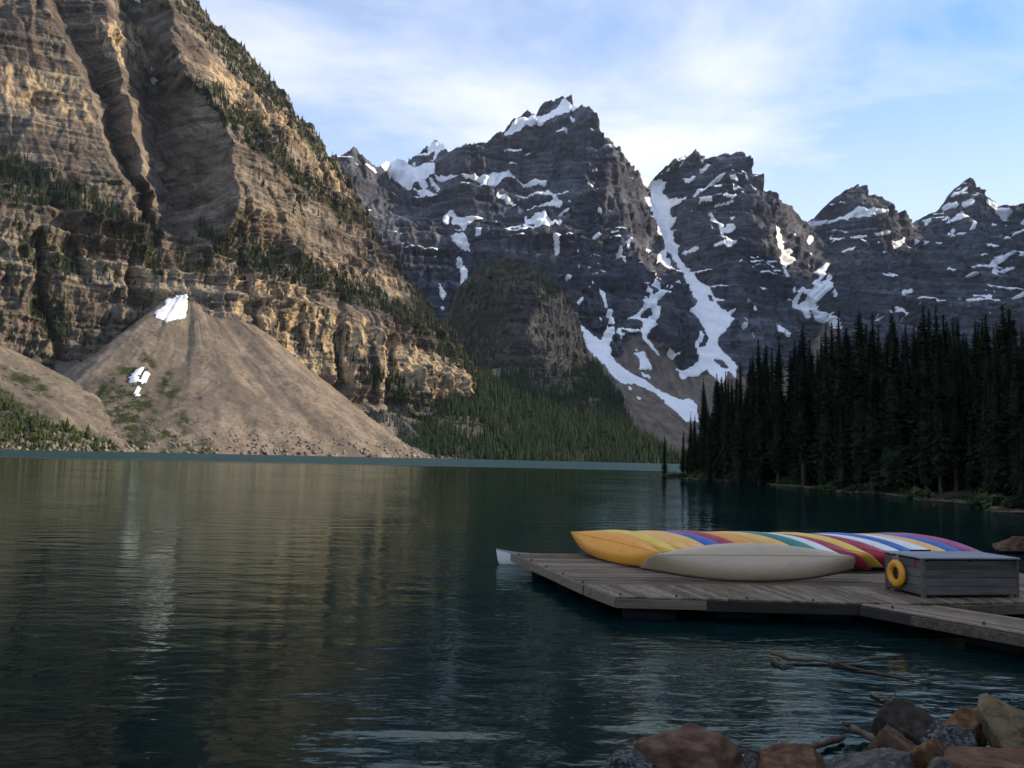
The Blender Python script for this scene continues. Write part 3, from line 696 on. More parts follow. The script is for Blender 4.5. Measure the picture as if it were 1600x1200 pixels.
def build_range():
    pxs = np.arange(508, 1700, 1.75)
    bed_polys = zoomed((900, 200), .21875, [(455, 340), (640, 380), (625, 470), (700, 560), (700, 700), (690, 790), (745, 920), (800, 1000), (1000, 1195), (830, 1195), (760, 1050), (630, 860), (570, 740), (530, 570), (485, 510), (530, 440)]) + zoomed((850, 440), .25, [(900, -10), (1030, 20), (1110, 150), (1190, 220), (1090, 360), (1220, 540), (1110, 645), (850, 620), (960, 490), (1020, 360), (930, 190)], [(235, 250), (400, 370), (440, 500), (700, 668), (900, 735), (960, 870), (880, 870), (560, 640), (310, 460)])
    flat = lambda px, py: 1.0 - 0.85 * blur(np.any([inpoly(px, py, p) for p in bed_polys], axis=0).astype(float), 2)
    rock = lambda px, py: flat(px, py) * (1.0 - 0.88 * sstep(0.3, 0.7, blur(inpoly(px + 6 * fbm(px / 20, py / 20, 0 * px, 3, seed=9), py, SCREE_R).astype(float), 3)))
    S = make_sheet(pxs, [(508, 716), (1700, 745)], CREST_R, 330, CTRL_R, (0.12, -0.97, 0.18), (0.97, 0.2), [(170, 0.16), (64, 0.46), (23, 0.50), (10, 0.40)], [(150, 26), (60, 15), (23, 7.5), (10, 3.2)], (300, 15), 31, crest_rough=1.6, blk=[(150, 1.6, 11), (48, 2.6, 8), (19, 3.0, 5), (9, 1.4, 2.2)], calm=rock, dip=(0.02, 0.0),
        back=((40, 15), (140, 90), (350, 320), (800, 900)), gamma=0.92)
    scr = blur(mask_polys(S, [SCREE_R, [(740, 540), (790, 570), (780, 620), (720, 620)]], 5, 18, 6).astype(float), 3)
    gold = blur(mask_polys(S, [zoomed((500, 130), .3125, [(1290, 770), (1320, 740), (1330, 840), (1290, 850)])[0], zoomed((1200, 250), .25, [(880, 560), (1020, 570), (1020, 640), (880, 640)])[0], zoomed((1200, 250), .25, [(540, 240), (680, 215), (760, 300), (620, 320)])[0]], 4, 14, 6).astype(float), 3) * 0.3
    veg = 0 * scr
    A = {'veg': S.ext(veg), 'gold': S.ext(gold), 'scree': S.ext(scr)}
    labels = [('tallest snow-capped grey peak of the range with a glacier on its left shoulder', 'highest'), ('grey twin-topped peak right of the long snow couloir', ''), ('small blunt peak with a snow band under its top', ''), ('pointed peak streaked with snow at the right end of the range', '')]
    # the range is cut into its four mountains along the gullies between them
    cuts = [[(230, 1008), (276, 1008), (330, 1016), (370, 1028), (400, 1040), (440, 1060), (480, 1085), (520, 1105), (560, 1110), (750, 1110)], [(230, 1258), (345, 1258), (430, 1236), (520, 1268), (750, 1300)], [(230, 1424), (350, 1424), (470, 1480), (750, 1500)]]
    fy = S.ext(S.PY); fx = S.ext(S.PX)
    ci = fy[S.F].mean(1); cx = fx[S.F].mean(1)
    own = np.zeros(len(S.F), int)
    for c in cuts: own += cx > np.interp(ci, *np.array(c, float).T)
    objs = []
    for k in range(4):
        f = S.F[own == k]; u, inv = np.unique(f, return_inverse=True)
        me = mesh_np('mountain', S.V[u], inv.reshape(f.shape), False, {a: v[u] for a, v in A.items()})
        objs.append(add('mountain', me, M_FAR, label=labels[k][0], kind='structure'))
    def parent_of(x, y):
        k = sum(x > np.interp(y, *np.array(c, float).T) for c in cuts); return objs[int(k)]
    Z4 = zoomed((500, 130), .3125,
        [(915, 250), (985, 195), (1060, 170), (1085, 160), (1150, 150), (1215, 100), (1295, 115), (1240, 150), (1130, 190), (1110, 215), (1030, 215), (990, 245)], [(205, 395), (250, 400), (285, 425), (270, 430), (225, 412)],
        [(295, 403), (400, 398), (570, 396), (575, 440), (530, 465), (470, 480), (455, 510), (420, 490), (350, 450)], [(465, 503), (520, 498), (560, 518), (610, 538), (560, 542), (500, 528)], [(495, 470), (530, 465), (545, 492), (520, 498)], [(548, 462), (592, 524), (602, 508), (572, 468)],
        [(570, 455), (650, 448), (750, 460), (800, 455), (870, 432), (940, 440), (1000, 462), (1060, 478), (1135, 488), (1130, 504), (1060, 498), (1000, 477), (930, 468), (900, 492), (850, 508), (800, 497), (820, 478), (760, 470), (690, 459), (620, 467)],
        [(705, 493), (750, 493), (745, 506), (708, 505)], [(985, 538), (1060, 543), (1120, 533), (1150, 513), (1172, 560), (1212, 590), (1210, 604), (1150, 597), (1040, 622), (1038, 614), (1100, 603), (1170, 578), (1150, 548), (1060, 554), (990, 550)],
        [(1175, 550), (1250, 513), (1256, 524), (1185, 558)], [(880, 550), (930, 560), (1000, 600), (1008, 610), (950, 582), (888, 564)], [(680, 585), (735, 585), (735, 594), (680, 594)],
        [(645, 640), (660, 630), (700, 675), (740, 680), (820, 673), (760, 702), (720, 738), (690, 705), (660, 702), (665, 660)], [(625, 648), (648, 648), (642, 712), (612, 707)], [(650, 762), (700, 752), (722, 753), (737, 800), (757, 828), (720, 828), (668, 802)],
        [(1035, 668), (1100, 658), (1145, 663), (1160, 688), (1204, 690), (1202, 722), (1188, 702), (1150, 707), (1145, 732), (1110, 712), (1060, 727), (1075, 702), (1038, 692)],
        [(688, 862), (716, 893), (738, 960), (732, 1040), (702, 1112), (668, 1138), (688, 1060), (708, 1000), (698, 930), (683, 885)], [(598, 1012), (628, 1060), (612, 1093), (598, 1050)], [(593, 1132), (622, 1118), (612, 1142)], [(650, 1200), (690, 1165), (680, 1200), (660, 1240)],
        [(1153, 788), (1177, 778), (1197, 850), (1185, 865), (1163, 815)], [(1343, 800), (1380, 783), (1360, 818)], [(778, 738), (803, 743), (803, 767), (778, 767)], [(1220, 983), (1243, 978), (1243, 997), (1220, 997)], [(1405, 1028), (1443, 1120), (1425, 1128), (1398, 1050)], [(1445, 1122), (1478, 1118), (1462, 1150), (1478, 1193), (1455, 1172)],
        [(1340, 485), (1380, 490), (1370, 497)], [(1190, 655), (1240, 645), (1230, 656), (1195, 662)], [(1370, 645), (1410, 650), (1395, 660)], [(1205, 230), (1240, 205), (1245, 225), (1210, 240)], [(1170, 240), (1205, 230), (1190, 246)], [(1250, 165), (1275, 155), (1275, 180), (1255, 180)], [(945, 705), (955, 740), (965, 760), (950, 735)], [(1030, 640), (1040, 660), (1035, 735), (1028, 735)], [(525, 320), (600, 290), (640, 300), (600, 330), (560, 380), (580, 330)], [(455, 380), (480, 370), (475, 392)])
    Z5 = zoomed((900, 200), .21875,
        [(462, 345), (530, 348), (560, 368), (642, 388), (622, 470), (662, 520), (740, 510), (800, 480), (770, 522), (690, 562), (667, 582), (672, 620), (712, 650), (692, 700), (667, 720), (692, 790), (722, 840), (742, 920), (782, 970), (792, 1000), (852, 1060), (942, 1130), (990, 1189), (840, 1189), (768, 1050), (733, 990), (683, 920), (638, 860), (618, 790), (578, 740), (578, 700), (538, 570), (488, 510), (538, 490), (538, 440), (498, 400)],
        [(838, 472), (880, 430), (960, 388), (1030, 338), (1062, 318), (1052, 347), (990, 387), (920, 442), (850, 484)], [(878, 498), (920, 493), (962, 518), (964, 532), (900, 518), (878, 538)],
        [(962, 568), (990, 620), (1030, 658), (1060, 710), (1100, 692), (1142, 718), (1110, 742), (1060, 732), (1080, 772), (1110, 758), (1158, 795), (1120, 832), (1093, 845), (1068, 792), (1008, 702), (978, 642)], [(978, 838), (1040, 818), (1060, 808), (1083, 825), (1000, 848)], [(757, 887), (872, 858), (862, 882), (780, 903)],
        [(1048, 480), (1070, 473), (1090, 490), (1173, 473), (1110, 513), (1058, 513)], [(1098, 420), (1140, 423), (1213, 388), (1203, 407), (1130, 441)], [(1088, 340), (1140, 333), (1183, 350), (1130, 355)], [(1208, 337), (1258, 313), (1232, 343)], [(988, 410), (1038, 403), (1022, 437), (988, 427)], [(763, 338), (820, 350), (873, 318), (852, 352), (810, 378)], [(878, 302), (940, 258), (973, 248), (952, 278), (900, 303)], [(908, 210), (932, 198), (922, 238)], [(720, 235), (800, 190), (790, 205), (725, 243)], [(730, 270), (760, 252), (750, 272)], [(650, 290), (670, 290), (662, 310)],
        [(288, 900), (312, 868), (328, 920), (348, 982), (320, 952)], [(348, 830), (387, 808), (367, 850), (350, 883)], [(493, 872), (500, 823), (548, 860), (515, 883)], [(573, 952), (610, 868), (642, 868), (648, 920), (683, 940), (667, 1003), (608, 972)], [(558, 1063), (602, 1110), (643, 1165), (600, 1192), (568, 1130)], [(93, 830), (137, 803), (132, 837), (100, 843)], [(85, 368), (142, 380), (135, 391)], [(130, 598), (182, 602), (160, 615)], [(403, 548), (443, 555), (420, 566)], [(1103, 622), (1153, 625), (1125, 638)], [(718, 1092), (750, 1068), (763, 1102), (730, 1108)], [(1000, 545), (1120, 530), (1120, 538), (1005, 551)], [(805, 585), (850, 565), (845, 575), (812, 592)], [(435, 945), (475, 965), (460, 972)], [(65, 1050), (90, 1045), (75, 1058)], [(480, 1120), (540, 1180), (520, 1189), (490, 1150)], [(130, 270), (170, 270), (170, 278), (130, 278)], [(1145, 970), (1180, 942), (1160, 975)])
    Z7 = zoomed((850, 440), .25,
        [(905, -5), (985, -5), (1030, 30), (1060, 80), (1130, 88), (1172, 93), (1120, 112), (1075, 130), (1100, 165), (1150, 190), (1192, 173), (1162, 220), (1197, 223), (1160, 272), (1130, 312), (1090, 352), (1082, 390), (1110, 430), (1170, 490), (1212, 530), (1202, 605), (1150, 560), (1110, 645), (1050, 590), (1020, 545), (960, 590), (900, 595), (860, 622), (845, 570), (818, 546), (880, 555), (930, 530), (960, 500), (968, 430), (963, 370), (985, 305), (995, 330), (980, 400), (1010, 405), (1030, 360), (1000, 290), (970, 240), (940, 200), (912, 173), (940, 165), (960, 130), (940, 80)],
        [(705, -5), (742, 30), (790, 68), (822, 68), (760, 78), (700, 132), (692, 150), (718, 180), (708, 270), (652, 312), (637, 350), (672, 400), (738, 488), (690, 442), (618, 367), (608, 312), (570, 324), (500, 294), (482, 292), (492, 310), (470, 388), (458, 330), (468, 283), (510, 273), (560, 298), (608, 300), (618, 270), (578, 222), (527, 215), (588, 200), (618, 160), (608, 130), (648, 110), (658, 90), (626, 40), (650, 48), (672, 98), (730, 65), (698, 30)],
        [(235, 255), (270, 300), (310, 340), (360, 370), (383, 310), (398, 262), (432, 278), (453, 310), (412, 360), (407, 400), (427, 440), (412, 450), (442, 500), (520, 558), (570, 588), (640, 618), (700, 668), (780, 708), (860, 743), (900, 732), (948, 760), (963, 875), (880, 875), (828, 822), (757, 762), (757, 745), (680, 692), (560, 634), (500, 640), (428, 592), (388, 532), (308, 457), (268, 402), (238, 310)],
        [(563, 443), (622, 438), (652, 500), (678, 552), (598, 548), (603, 490)], [(608, 568), (662, 590), (662, 608), (615, 588)], [(353, 53), (377, 70), (382, 120), (403, 163), (378, 163), (363, 100)], [(408, 180), (443, 153), (432, 190), (448, 253), (423, 242)], [(757, 443), (810, 460), (848, 448), (800, 493), (775, 472)], [(523, 653), (553, 670), (535, 679)], [(573, 713), (608, 730), (595, 744)],
        [(1433, 268), (1500, 308), (1533, 347), (1490, 333), (1448, 297)], [(1238, 230), (1303, 217), (1260, 249)], [(1298, 173), (1324, 185), (1310, 195)], [(1308, 318), (1333, 335), (1315, 343)], [(203, 132), (237, 98), (237, 127)], [(248, 60), (300, 22), (297, 3), (283, 40)], [(1240, 262), (1270, 262), (1268, 282), (1245, 278)], [(565, 425), (580, 428), (575, 440)], [(345, 215), (372, 215), (365, 235)])
    H7 = zoomed((850, 440), .25, [(1058, 488), (1090, 482), (1130, 505), (1165, 545), (1120, 545)], [(598, 210), (650, 163), (682, 200), (620, 247)], [(1022, 85), (1050, 80), (1065, 130), (1035, 125)])
    Z6 = zoomed((1200, 250), .25,
        [(58, 418), (77, 430), (77, 480), (102, 510), (97, 550), (137, 575), (132, 610), (163, 630), (130, 652), (117, 680), (133, 745), (115, 764), (98, 700), (83, 620), (73, 550), (48, 490)], [(143, 798), (167, 830), (182, 880), (253, 990), (240, 998), (178, 930)],
        [(198, 793), (230, 808), (270, 828), (258, 780), (285, 758), (297, 778), (340, 753), (380, 743), (373, 708), (412, 725), (397, 750), (415, 765), (362, 830), (292, 900), (340, 938), (400, 958), (415, 938), (422, 990), (468, 1050), (455, 1064), (390, 1024), (300, 1014), (238, 952), (188, 902), (150, 822), (200, 897), (235, 888), (188, 840)],
        [(298, 690), (350, 653), (383, 648), (357, 720), (340, 738), (333, 710)], [(373, 840), (395, 823), (423, 850), (405, 868)], [(33, 1028), (70, 1048), (120, 1078), (138, 1112), (90, 1093), (48, 1062)],
        [(248, 385), (290, 368), (340, 375), (430, 358), (500, 343), (540, 308), (600, 323), (640, 323), (768, 320), (700, 338), (600, 361), (500, 363), (400, 378), (330, 391), (290, 398), (253, 408)],
        [(393, 505), (472, 493), (467, 510), (398, 518)], [(498, 490), (560, 476), (624, 480), (540, 498)], [(643, 475), (700, 468), (763, 462), (700, 485)], [(728, 516), (790, 518), (833, 501), (822, 540), (780, 563), (763, 547), (775, 528)], [(883, 523), (913, 523), (905, 549)], [(933, 523), (968, 530), (955, 551)], [(998, 533), (1053, 537), (1040, 551)],
        [(1093, 287), (1130, 273), (1170, 258), (1193, 290), (1150, 292), (1118, 303)], [(1203, 253), (1298, 248), (1262, 288), (1238, 277)], [(1363, 248), (1412, 263), (1452, 288), (1503, 340), (1513, 374), (1458, 333), (1398, 292)], [(1128, 372), (1200, 346), (1283, 343), (1232, 367), (1150, 384)], [(1263, 383), (1293, 388), (1282, 430), (1253, 443)], [(1153, 423), (1173, 430), (1172, 478)], [(983, 353), (1013, 370), (1000, 404)],
        [(1408, 630), (1450, 598), (1548, 562), (1543, 582), (1482, 622), (1432, 662), (1443, 690), (1425, 729), (1403, 700)], [(1463, 692), (1510, 663), (1573, 657), (1502, 692), (1478, 709)], [(1553, 548), (1570, 568), (1610, 578), (1610, 609), (1568, 602)], [(1218, 732), (1260, 718), (1303, 718), (1240, 746)], [(818, 873), (823, 840), (860, 808), (918, 798), (892, 827), (850, 833)], [(798, 918), (842, 938), (864, 979), (818, 952)], [(733, 933), (773, 965), (743, 962)], [(683, 985), (733, 978), (700, 998)], [(1503, 872), (1550, 848), (1610, 815), (1610, 852), (1550, 859)], [(1103, 663), (1158, 719), (1118, 702)], [(1568, 402), (1610, 365), (1610, 424)], [(240, 490), (275, 490), (280, 510), (260, 535), (242, 512)], [(235, 600), (270, 578), (285, 585), (245, 607)], [(218, 655), (250, 660), (238, 690)], [(130, 485), (165, 475), (150, 490)], [(1480, 405), (1510, 395), (1505, 408)], [(1515, 465), (1600, 435), (1600, 445), (1530, 470)], [(1385, 408), (1425, 410), (1400, 422)], [(450, 575), (530, 548), (535, 558), (465, 582)], [(1140, 215), (1240, 170), (1255, 172), (1160, 230)], [(1300, 205), (1320, 208), (1310, 214)])
    snow = mask_polys(S, Z4 + Z5 + Z7 + Z6, 1.3, 6.0, 3, H7)
    # scattered flecks on ledges of the upper faces
    fl = fbm(S.PX / 5.0, S.PY / 2.6, 0 * S.PX, 3, 0.6, seed=401) + 0.5 * fbm(S.PX / 60, S.PY / 30, 0 * S.PX, 2, seed=405)
    snow |= (fl > np.interp(S.PX, [500, 1000, 1240, 1430, 1700], [1.3, 1.22, 1.22, 1.18, 1.1])) & (S.PY < 500) & (scr < 0.3)
    q = blur(S.pts, 1); du = np.gradient(q, axis=1); dv = np.gradient(q, axis=0); nn = np.cross(du, dv); nz = nn[..., 2] / (np.linalg.norm(nn, axis=-1) + 1e-9)
    wt = fbm(S.PX / 55, S.PY / 24, 0 * S.PX, 3, 0.55, seed=415)
    snow |= (nz > 0.80) & (wt > np.interp(S.PX, [500, 1000, 1240, 1430, 1700], [0.42, 0.42, 0.44, 0.38, 0.30])) & (S.PY < np.interp(S.PX, [500, 1000, 1700], [380, 470, 470])) & (scr < 0.3)
    snow_objects(S, snow, parent_of, 2.2, min_cells=20)
    return S
S_RANGE = build_range()
# ------------------------------------------------------------------ ground sheet, lake bed, the hill and ridge shaped outside the frame to cast shade, water
def ground_material():
    m = Mat('forest_floor')
    n = m.noise(m.pos, 0.3, 5, 0.65)
    c = m.ramp(n, [(0.3, (0.020, 0.018, 0.011)), (0.5, (0.036, 0.038, 0.017)), (0.7, (0.07, 0.06, 0.035))])
    m.principled(c, 0.95, m.bump(n, 0.6, 0.3), spec=0.1); return m.m
M_GROUND = ground_material()

def heightfield(name, x0, x1, nx, y0, y1, ny, fz, mat, label, kind='structure', attrs=None, smooth=True):
    X, Y = np.meshgrid(np.linspace(x0, x1, nx), np.linspace(y0, y1, ny))
    Z = fz(X, Y)
    one = np.zeros(X.size)
    return add(name, mesh_np(name, np.stack([X, Y, Z], -1).reshape(-1, 3), grid_faces(ny, nx), smooth, attrs or {'veg': one, 'gold': one, 'scree': one}), mat, label=label, kind=kind)

# right shore line as world points (x of the water's edge for a given y)
SHORE_PX = [(1026, 744.5), (1034, 745.5), (1062, 747.5), (1200, 755), (1300, 766), (1400, 774), (1500, 785), (1560, 796), (1600, 804)]
SHORE = [on_plane(a, b) for a, b in SHORE_PX]
_sy = np.array([v.y for v in SHORE][::-1]); _sx = np.array([v.x for v in SHORE][::-1])
def shore_x(y):
    x = np.interp(y, np.concatenate([[-60, 0, 20, 45], _sy, [225, 260, 330, 520, 1100]]), np.concatenate([[30, 22, 24, 36], _sx, [48, 75, 130, 330, 620]]))
    return x + 0.9 * np.sin(y * 0.31) + 0.6 * np.sin(y * 0.83 + 1)

def right_ground(X, Y):
    d = X - shore_x(Y)
    z = -1.6 + 1.6 * sstep(-7, 0, d) + 0.5 * sstep(0, 3, d) + np.clip(d - 2, 0, 60) * 0.055
    z = z + 0.35 * fbm(X / 6, Y / 6, 0 * X, 4, seed=501) * sstep(-6, 2, d)
    # forested hill beside the lake, out of view, shaped to shade the foreground
    hill = 190 * sstep(95, 330, X) * (1 - sstep(255, 350, Y - 0.1 * (X - 200))) * sstep(-420, -180, Y)
    return z + hill * (1 + 0.12 * fbm(X / 60, Y / 60, 0 * X, 3, seed=505))
add('ground', mesh_np('ground', np.array([[-15000, -9000, -7.0], [15000, -9000, -7.0], [15000, 16000, -7.0], [-15000, 16000, -7.0]]), np.array([[0, 1, 2, 3]]), False), M_GROUND, label='valley floor beneath the lake and mountains', kind='structure')
heightfield('hillside', 12, 620, 300, -420, 420, 330, right_ground, M_GROUND, 'forest floor on the right shore and the unseen hill shaped to shade the foreground')

def ridge(X, Y):  # unseen continuation of the range, placed and raised to shade the far peaks
    rx = np.array([3300, 3300, 2750, 2150, 2000, 1950]); ry = np.array([5200, 3900, 3000, 2350, 1950, 1700])
    d = np.full(X.shape, 1e9)
    for i in range(len(rx) - 1):
        ax, ay, bx, by = rx[i], ry[i], rx[i + 1], ry[i + 1]
        t = np.clip(((X - ax) * (bx - ax) + (Y - ay) * (by - ay)) / ((bx - ax) ** 2 + (by - ay) ** 2), 0, 1)
        d = np.minimum(d, np.hypot(X - ax - t * (bx - ax), Y - ay - t * (by - ay)))
    h = 1620 - d * 2.7
    return np.maximum(h + 150 * fbm(X / 320, Y / 320, 0 * X, 5, 0.5, seed=601), -25)
heightfield('mountain', 900, 4200, 170, 1100, 5900, 220, ridge, M_FAR, 'unseen rest of the rocky range on the right, shaped to shade the far peaks', smooth=False)

# lake bed near the viewer: slopes down from the boulder shore
def bed(X, Y):
    z = np.interp(Y - 0.25 * (X - 4), [2, 7, 10, 14, 20, 40, 120], [0.55, 0.12, -0.45, -0.95, -1.7, -3.2, -5.5])
    return z + 0.10 * fbm(X / 0.8, Y / 0.8, 0 * X, 3, seed=701) + 0.18 * fbm(X / 4, Y / 4, 0 * X, 3, seed=702)
def bed_material():
    m = Mat('lake_bed')
    v = m.voro(m.pos, 2.4); n = m.noise(m.pos, 1.3, 4)
    c = m.ramp(m.math('ADD', m.math('MULTIPLY', v, 0.5), m.math('MULTIPLY', n, 0.5)), [(0.3, (0.10, 0.075, 0.05)), (0.5, (0.055, 0.045, 0.034)), (0.7, (0.025, 0.024, 0.02))])
    m.principled(c, 0.9, m.bump(m.math('SUBTRACT', 1.0, v), 0.8, 0.15), spec=0.1); return m.m
heightfield('lake_bed', -60, 60, 240, -6, 125, 260, bed, bed_material(), 'stony bed of the lake under the shallow water')

def water_material():
    m = Mat('lake_water')
    xyz = m.sep(m.pos)
    # ripples: small wind waves crossing a slow swell, patchy in strength
    patch = m.map(m.noise(m.scale(m.pos, (0.07, 0.05, 1)), 1.0, 4), 0.40, 0.64, 0.30, 1.1)
    n1 = m.noise(m.scale(m.pos, (0.42, 0.80, 1), (0, 0, 0.25)), 1.0, 2, 0.5, 0.3)
    n2 = m.noise(m.scale(m.pos, (1.5, 3.1, 1), (0, 0, -0.18)), 1.0, 3, 0.55, 0.2)
    n3 = m.noise(m.scale(m.pos, (5.0, 10.0, 1), (0, 0, 0.1)), 1.0, 2, 0.5)
    h = m.math('ADD', m.math('MULTIPLY', n1, 0.042), m.math('MULTIPLY', m.math('MULTIPLY', n2, patch), 0.025))
    h = m.math('ADD', h, m.math('MULTIPLY', m.math('MULTIPLY', n3, patch), 0.007))
    nb = m.bump(h, 1.0, 1.0)
    lit_ruff = m.map(m.math('ADD', xyz[1], m.math('MULTIPLY', xyz[0], -0.35)), 235.0, 330.0)       # wind-ruffled far band, its sunlit teal painted into the body colour
    fr = m.n('ShaderNodeFresnel'); fr.inputs[0].default_value = 1.33; m.l(nb, fr.inputs[1])
    gl = m.n('ShaderNodeBsdfGlossy'); gl.distribution = 'GGX'; m.put(gl.inputs['Roughness'], m.map(lit_ruff, 0, 1, 0.045, 0.30)); gl.inputs['Color'].default_value = (0.66, 0.77, 0.69, 1); m.l(nb, gl.inputs['Normal'])
    body = m.n('ShaderNodeBsdfDiffuse'); bc = m.mix(lit_ruff, (0.003, 0.018, 0.018), (0.004, 0.029, 0.037)); m.l(bc, body.inputs['Color'])
    tr = m.n('ShaderNodeBsdfTransparent'); tr.inputs[0].default_value = (0.42, 0.44, 0.36, 1)
    dep = m.attr('depth')
    ms = m.n('ShaderNodeMixShader'); m.put(ms.inputs[0], m.map(dep, 0.0, 2.2, 0.30, 1.0, False)); m.l(tr.outputs[0], ms.inputs[1]); m.l(body.outputs[0], ms.inputs[2])
    fx = m.math('MULTIPLY', fr.outputs[0], m.map(lit_ruff, 0, 1, 1.0, 0.20))
    m2 = m.n('ShaderNodeMixShader'); m.l(fx, m2.inputs[0]); m.l(ms.outputs[0], m2.inputs[1]); m.l(gl.outputs[0], m2.inputs[2])
    m.l(m2.outputs[0], m.out.inputs[0])
    return m.m
def build_water():
    ys = np.concatenate([np.linspace(-8, 40, 60), np.linspace(42, 200, 40), np.linspace(220, 1500, 60)])
    xs = np.concatenate([np.linspace(-1500, -70, 20), np.linspace(-60, 60, 80), np.linspace(70, 900, 20)])
    X, Y = np.meshgrid(xs, ys)
    dep = np.clip(-bed(X, Y), 0, 10)
    far = (np.abs(X) > 60) | (Y > 125); dep = np.where(far, 10, dep)
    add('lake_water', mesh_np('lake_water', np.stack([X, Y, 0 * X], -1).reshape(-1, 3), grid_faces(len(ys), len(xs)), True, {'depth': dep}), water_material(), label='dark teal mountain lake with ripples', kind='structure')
build_water()
# ------------------------------------------------------------------ conifers on the right shore
def bark_material():
    m = Mat('bark'); n = m.noise(m.scale(m.obj(), (6, 6, 1.2)), 1.0, 4, 0.6)
    m.principled(m.ramp(n, [(0.35, (0.022, 0.018, 0.014)), (0.65, (0.075, 0.062, 0.05))]), 0.95, m.bump(n, 0.6, 0.05), spec=0.1); return m.m
def needle_material():
    m = Mat('needles'); r = m.rand(); n = m.noise(m.pos, 0.9, 3)
    c = m.ramp(m.math('ADD', m.math('MULTIPLY', n, 0.75), m.math('MULTIPLY', r, 0.25)), [(0.3, (0.006, 0.011, 0.006)), (0.5, (0.012, 0.021, 0.009)), (0.7, (0.024, 0.036, 0.013))])
    m.principled(c, 0.75, spec=0.15); return m.m
M_BARK = bark_material(); M_NEEDLE = needle_material()

def spruce_meshes(seed, H=20.0, R=2.3, bare=0.06, levels=66):
    rs = random.Random(seed); V = []; F = []
    def tri(a, b, c):
        i = len(V); V.extend((a, b, c)); F.append((i, i + 1, i + 2))
    for k in range(levels):
        f = k / (levels - 1)
        z = H * (bare + (0.985 - bare) * f ** 0.92)
        env = (R * (1 - f) ** 0.74 + 0.10) * (0.82 + 0.18 * math.sin(f * 19 + seed)) * min(1, 0.55 + f * 5)
        nb = max(6, int(9 - 3 * f))
        a0 = rs.uniform(0, 6.28)
        for b in range(nb):
            if rs.random() < 0.06: continue
            an = a0 + b * 6.283 / nb + rs.uniform(-0.25, 0.25)
            Lb = max(0.14, env * rs.uniform(0.62, 1.18)); droop = (0.42 - 0.5 * f) * Lb * rs.uniform(0.6, 1.3)
            ca, sa = math.cos(an), math.sin(an)
            zj = z + rs.uniform(-0.12, 0.12)
            def pt(t, side=0.0, dz=0.0):
                r = Lb * t; zz = zj - droop * t * t + 0.10 * Lb * max(0, t - 0.75) * 3
                return (ca * r - sa * side, sa * r + ca * side, zz + dz)
            w = 0.16 + 0.16 * Lb
            tri(pt(0.05), pt(0.55, w * 0.8, -0.06 * Lb), pt(0.55, -w * 0.8, -0.06 * Lb))
            tri(pt(0.4, w * 0.55), pt(1.0), pt(0.4, -w * 0.55))
            for t in (0.3, 0.5, 0.7, 0.86):
                for sd in (-1, 1):
                    if rs.random() < 0.18: continue
                    l2 = w * rs.uniform(0.9, 1.6) * (1.15 - 0.5 * t)
                    tri(pt(t - 0.10), pt(t + 0.10), pt(t + rs.uniform(0.05, 0.22), sd * l2, -rs.uniform(0.08, 0.34) * l2 - 0.05))
            if Lb > 0.5:
                for t in (0.35, 0.62, 0.85):
                    tri(pt(t - 0.12), pt(t + 0.12), pt(t + 0.02, rs.uniform(-0.1, 0.1), -rs.uniform(0.2, 0.5) * (0.3 + 0.22 * Lb)))
    # dense inner mass of the crown
    ring = []
    for k in range(13):
        f = k / 12; z = H * (bare + (0.96 - bare) * f); rr = 0.40 * (R * (1 - f) ** 0.80 * min(1, 0.55 + f * 5)) + 0.03
        ring.append([(math.cos(6.283 * j / 8) * rr * rs.uniform(0.7, 1.2), math.sin(6.283 * j / 8) * rr * rs.uniform(0.7, 1.2), z - 0.25 * rr + rs.uniform(-0.2, 0.2)) for j in range(8)])
    for k in range(12):
        for j in range(8):
            a, b, c, d = ring[k][j], ring[k][(j + 1) % 8], ring[k + 1][(j + 1) % 8], ring[k + 1][j]
            tri(a, b, c); tri(a, c, d)
    for k in range(9):   # leader
        z = H * (0.965 + 0.004 * k); an = rs.uniform(0, 6.28); r = 0.16 * (1 - k / 10)
        tri((0, 0, z + 0.12), (r * math.cos(an), r * math.sin(an), z - 0.05), (r * math.cos(an + 1.5), r * math.sin(an + 1.5), z - 0.08))
    tri((0.03, 0, H * 0.95), (-0.03, 0, H * 0.95), (0, 0, H * 1.01))
    me = bpy.data.meshes.new('crown'); me.from_pydata(V, [], F)
    me.materials.append(M_NEEDLE)
    lean = rs.uniform(-0.1, 0.1)
    tk = tube_mesh('trunk', [(0, 0, -0.6), (0, 0, 0.0), (lean * 0.3, 0, H * 0.3), (lean * 0.3, 0, H * 0.65), (0, 0, H * 0.96)], [0.30, 0.25, 0.19, 0.11, 0.02], 7)
    tk.materials.append(M_BARK)
    return me, tk
SPRUCE = [spruce_meshes(11, 20, 2.2), spruce_meshes(23, 20, 2.6, 0.04), spruce_meshes(37, 20, 1.9, 0.10), spruce_meshes(51, 20, 2.4, 0.05, 52), spruce_meshes(68, 20, 1.6, 0.16, 50), spruce_meshes(83, 20, 2.9, 0.03, 60)]

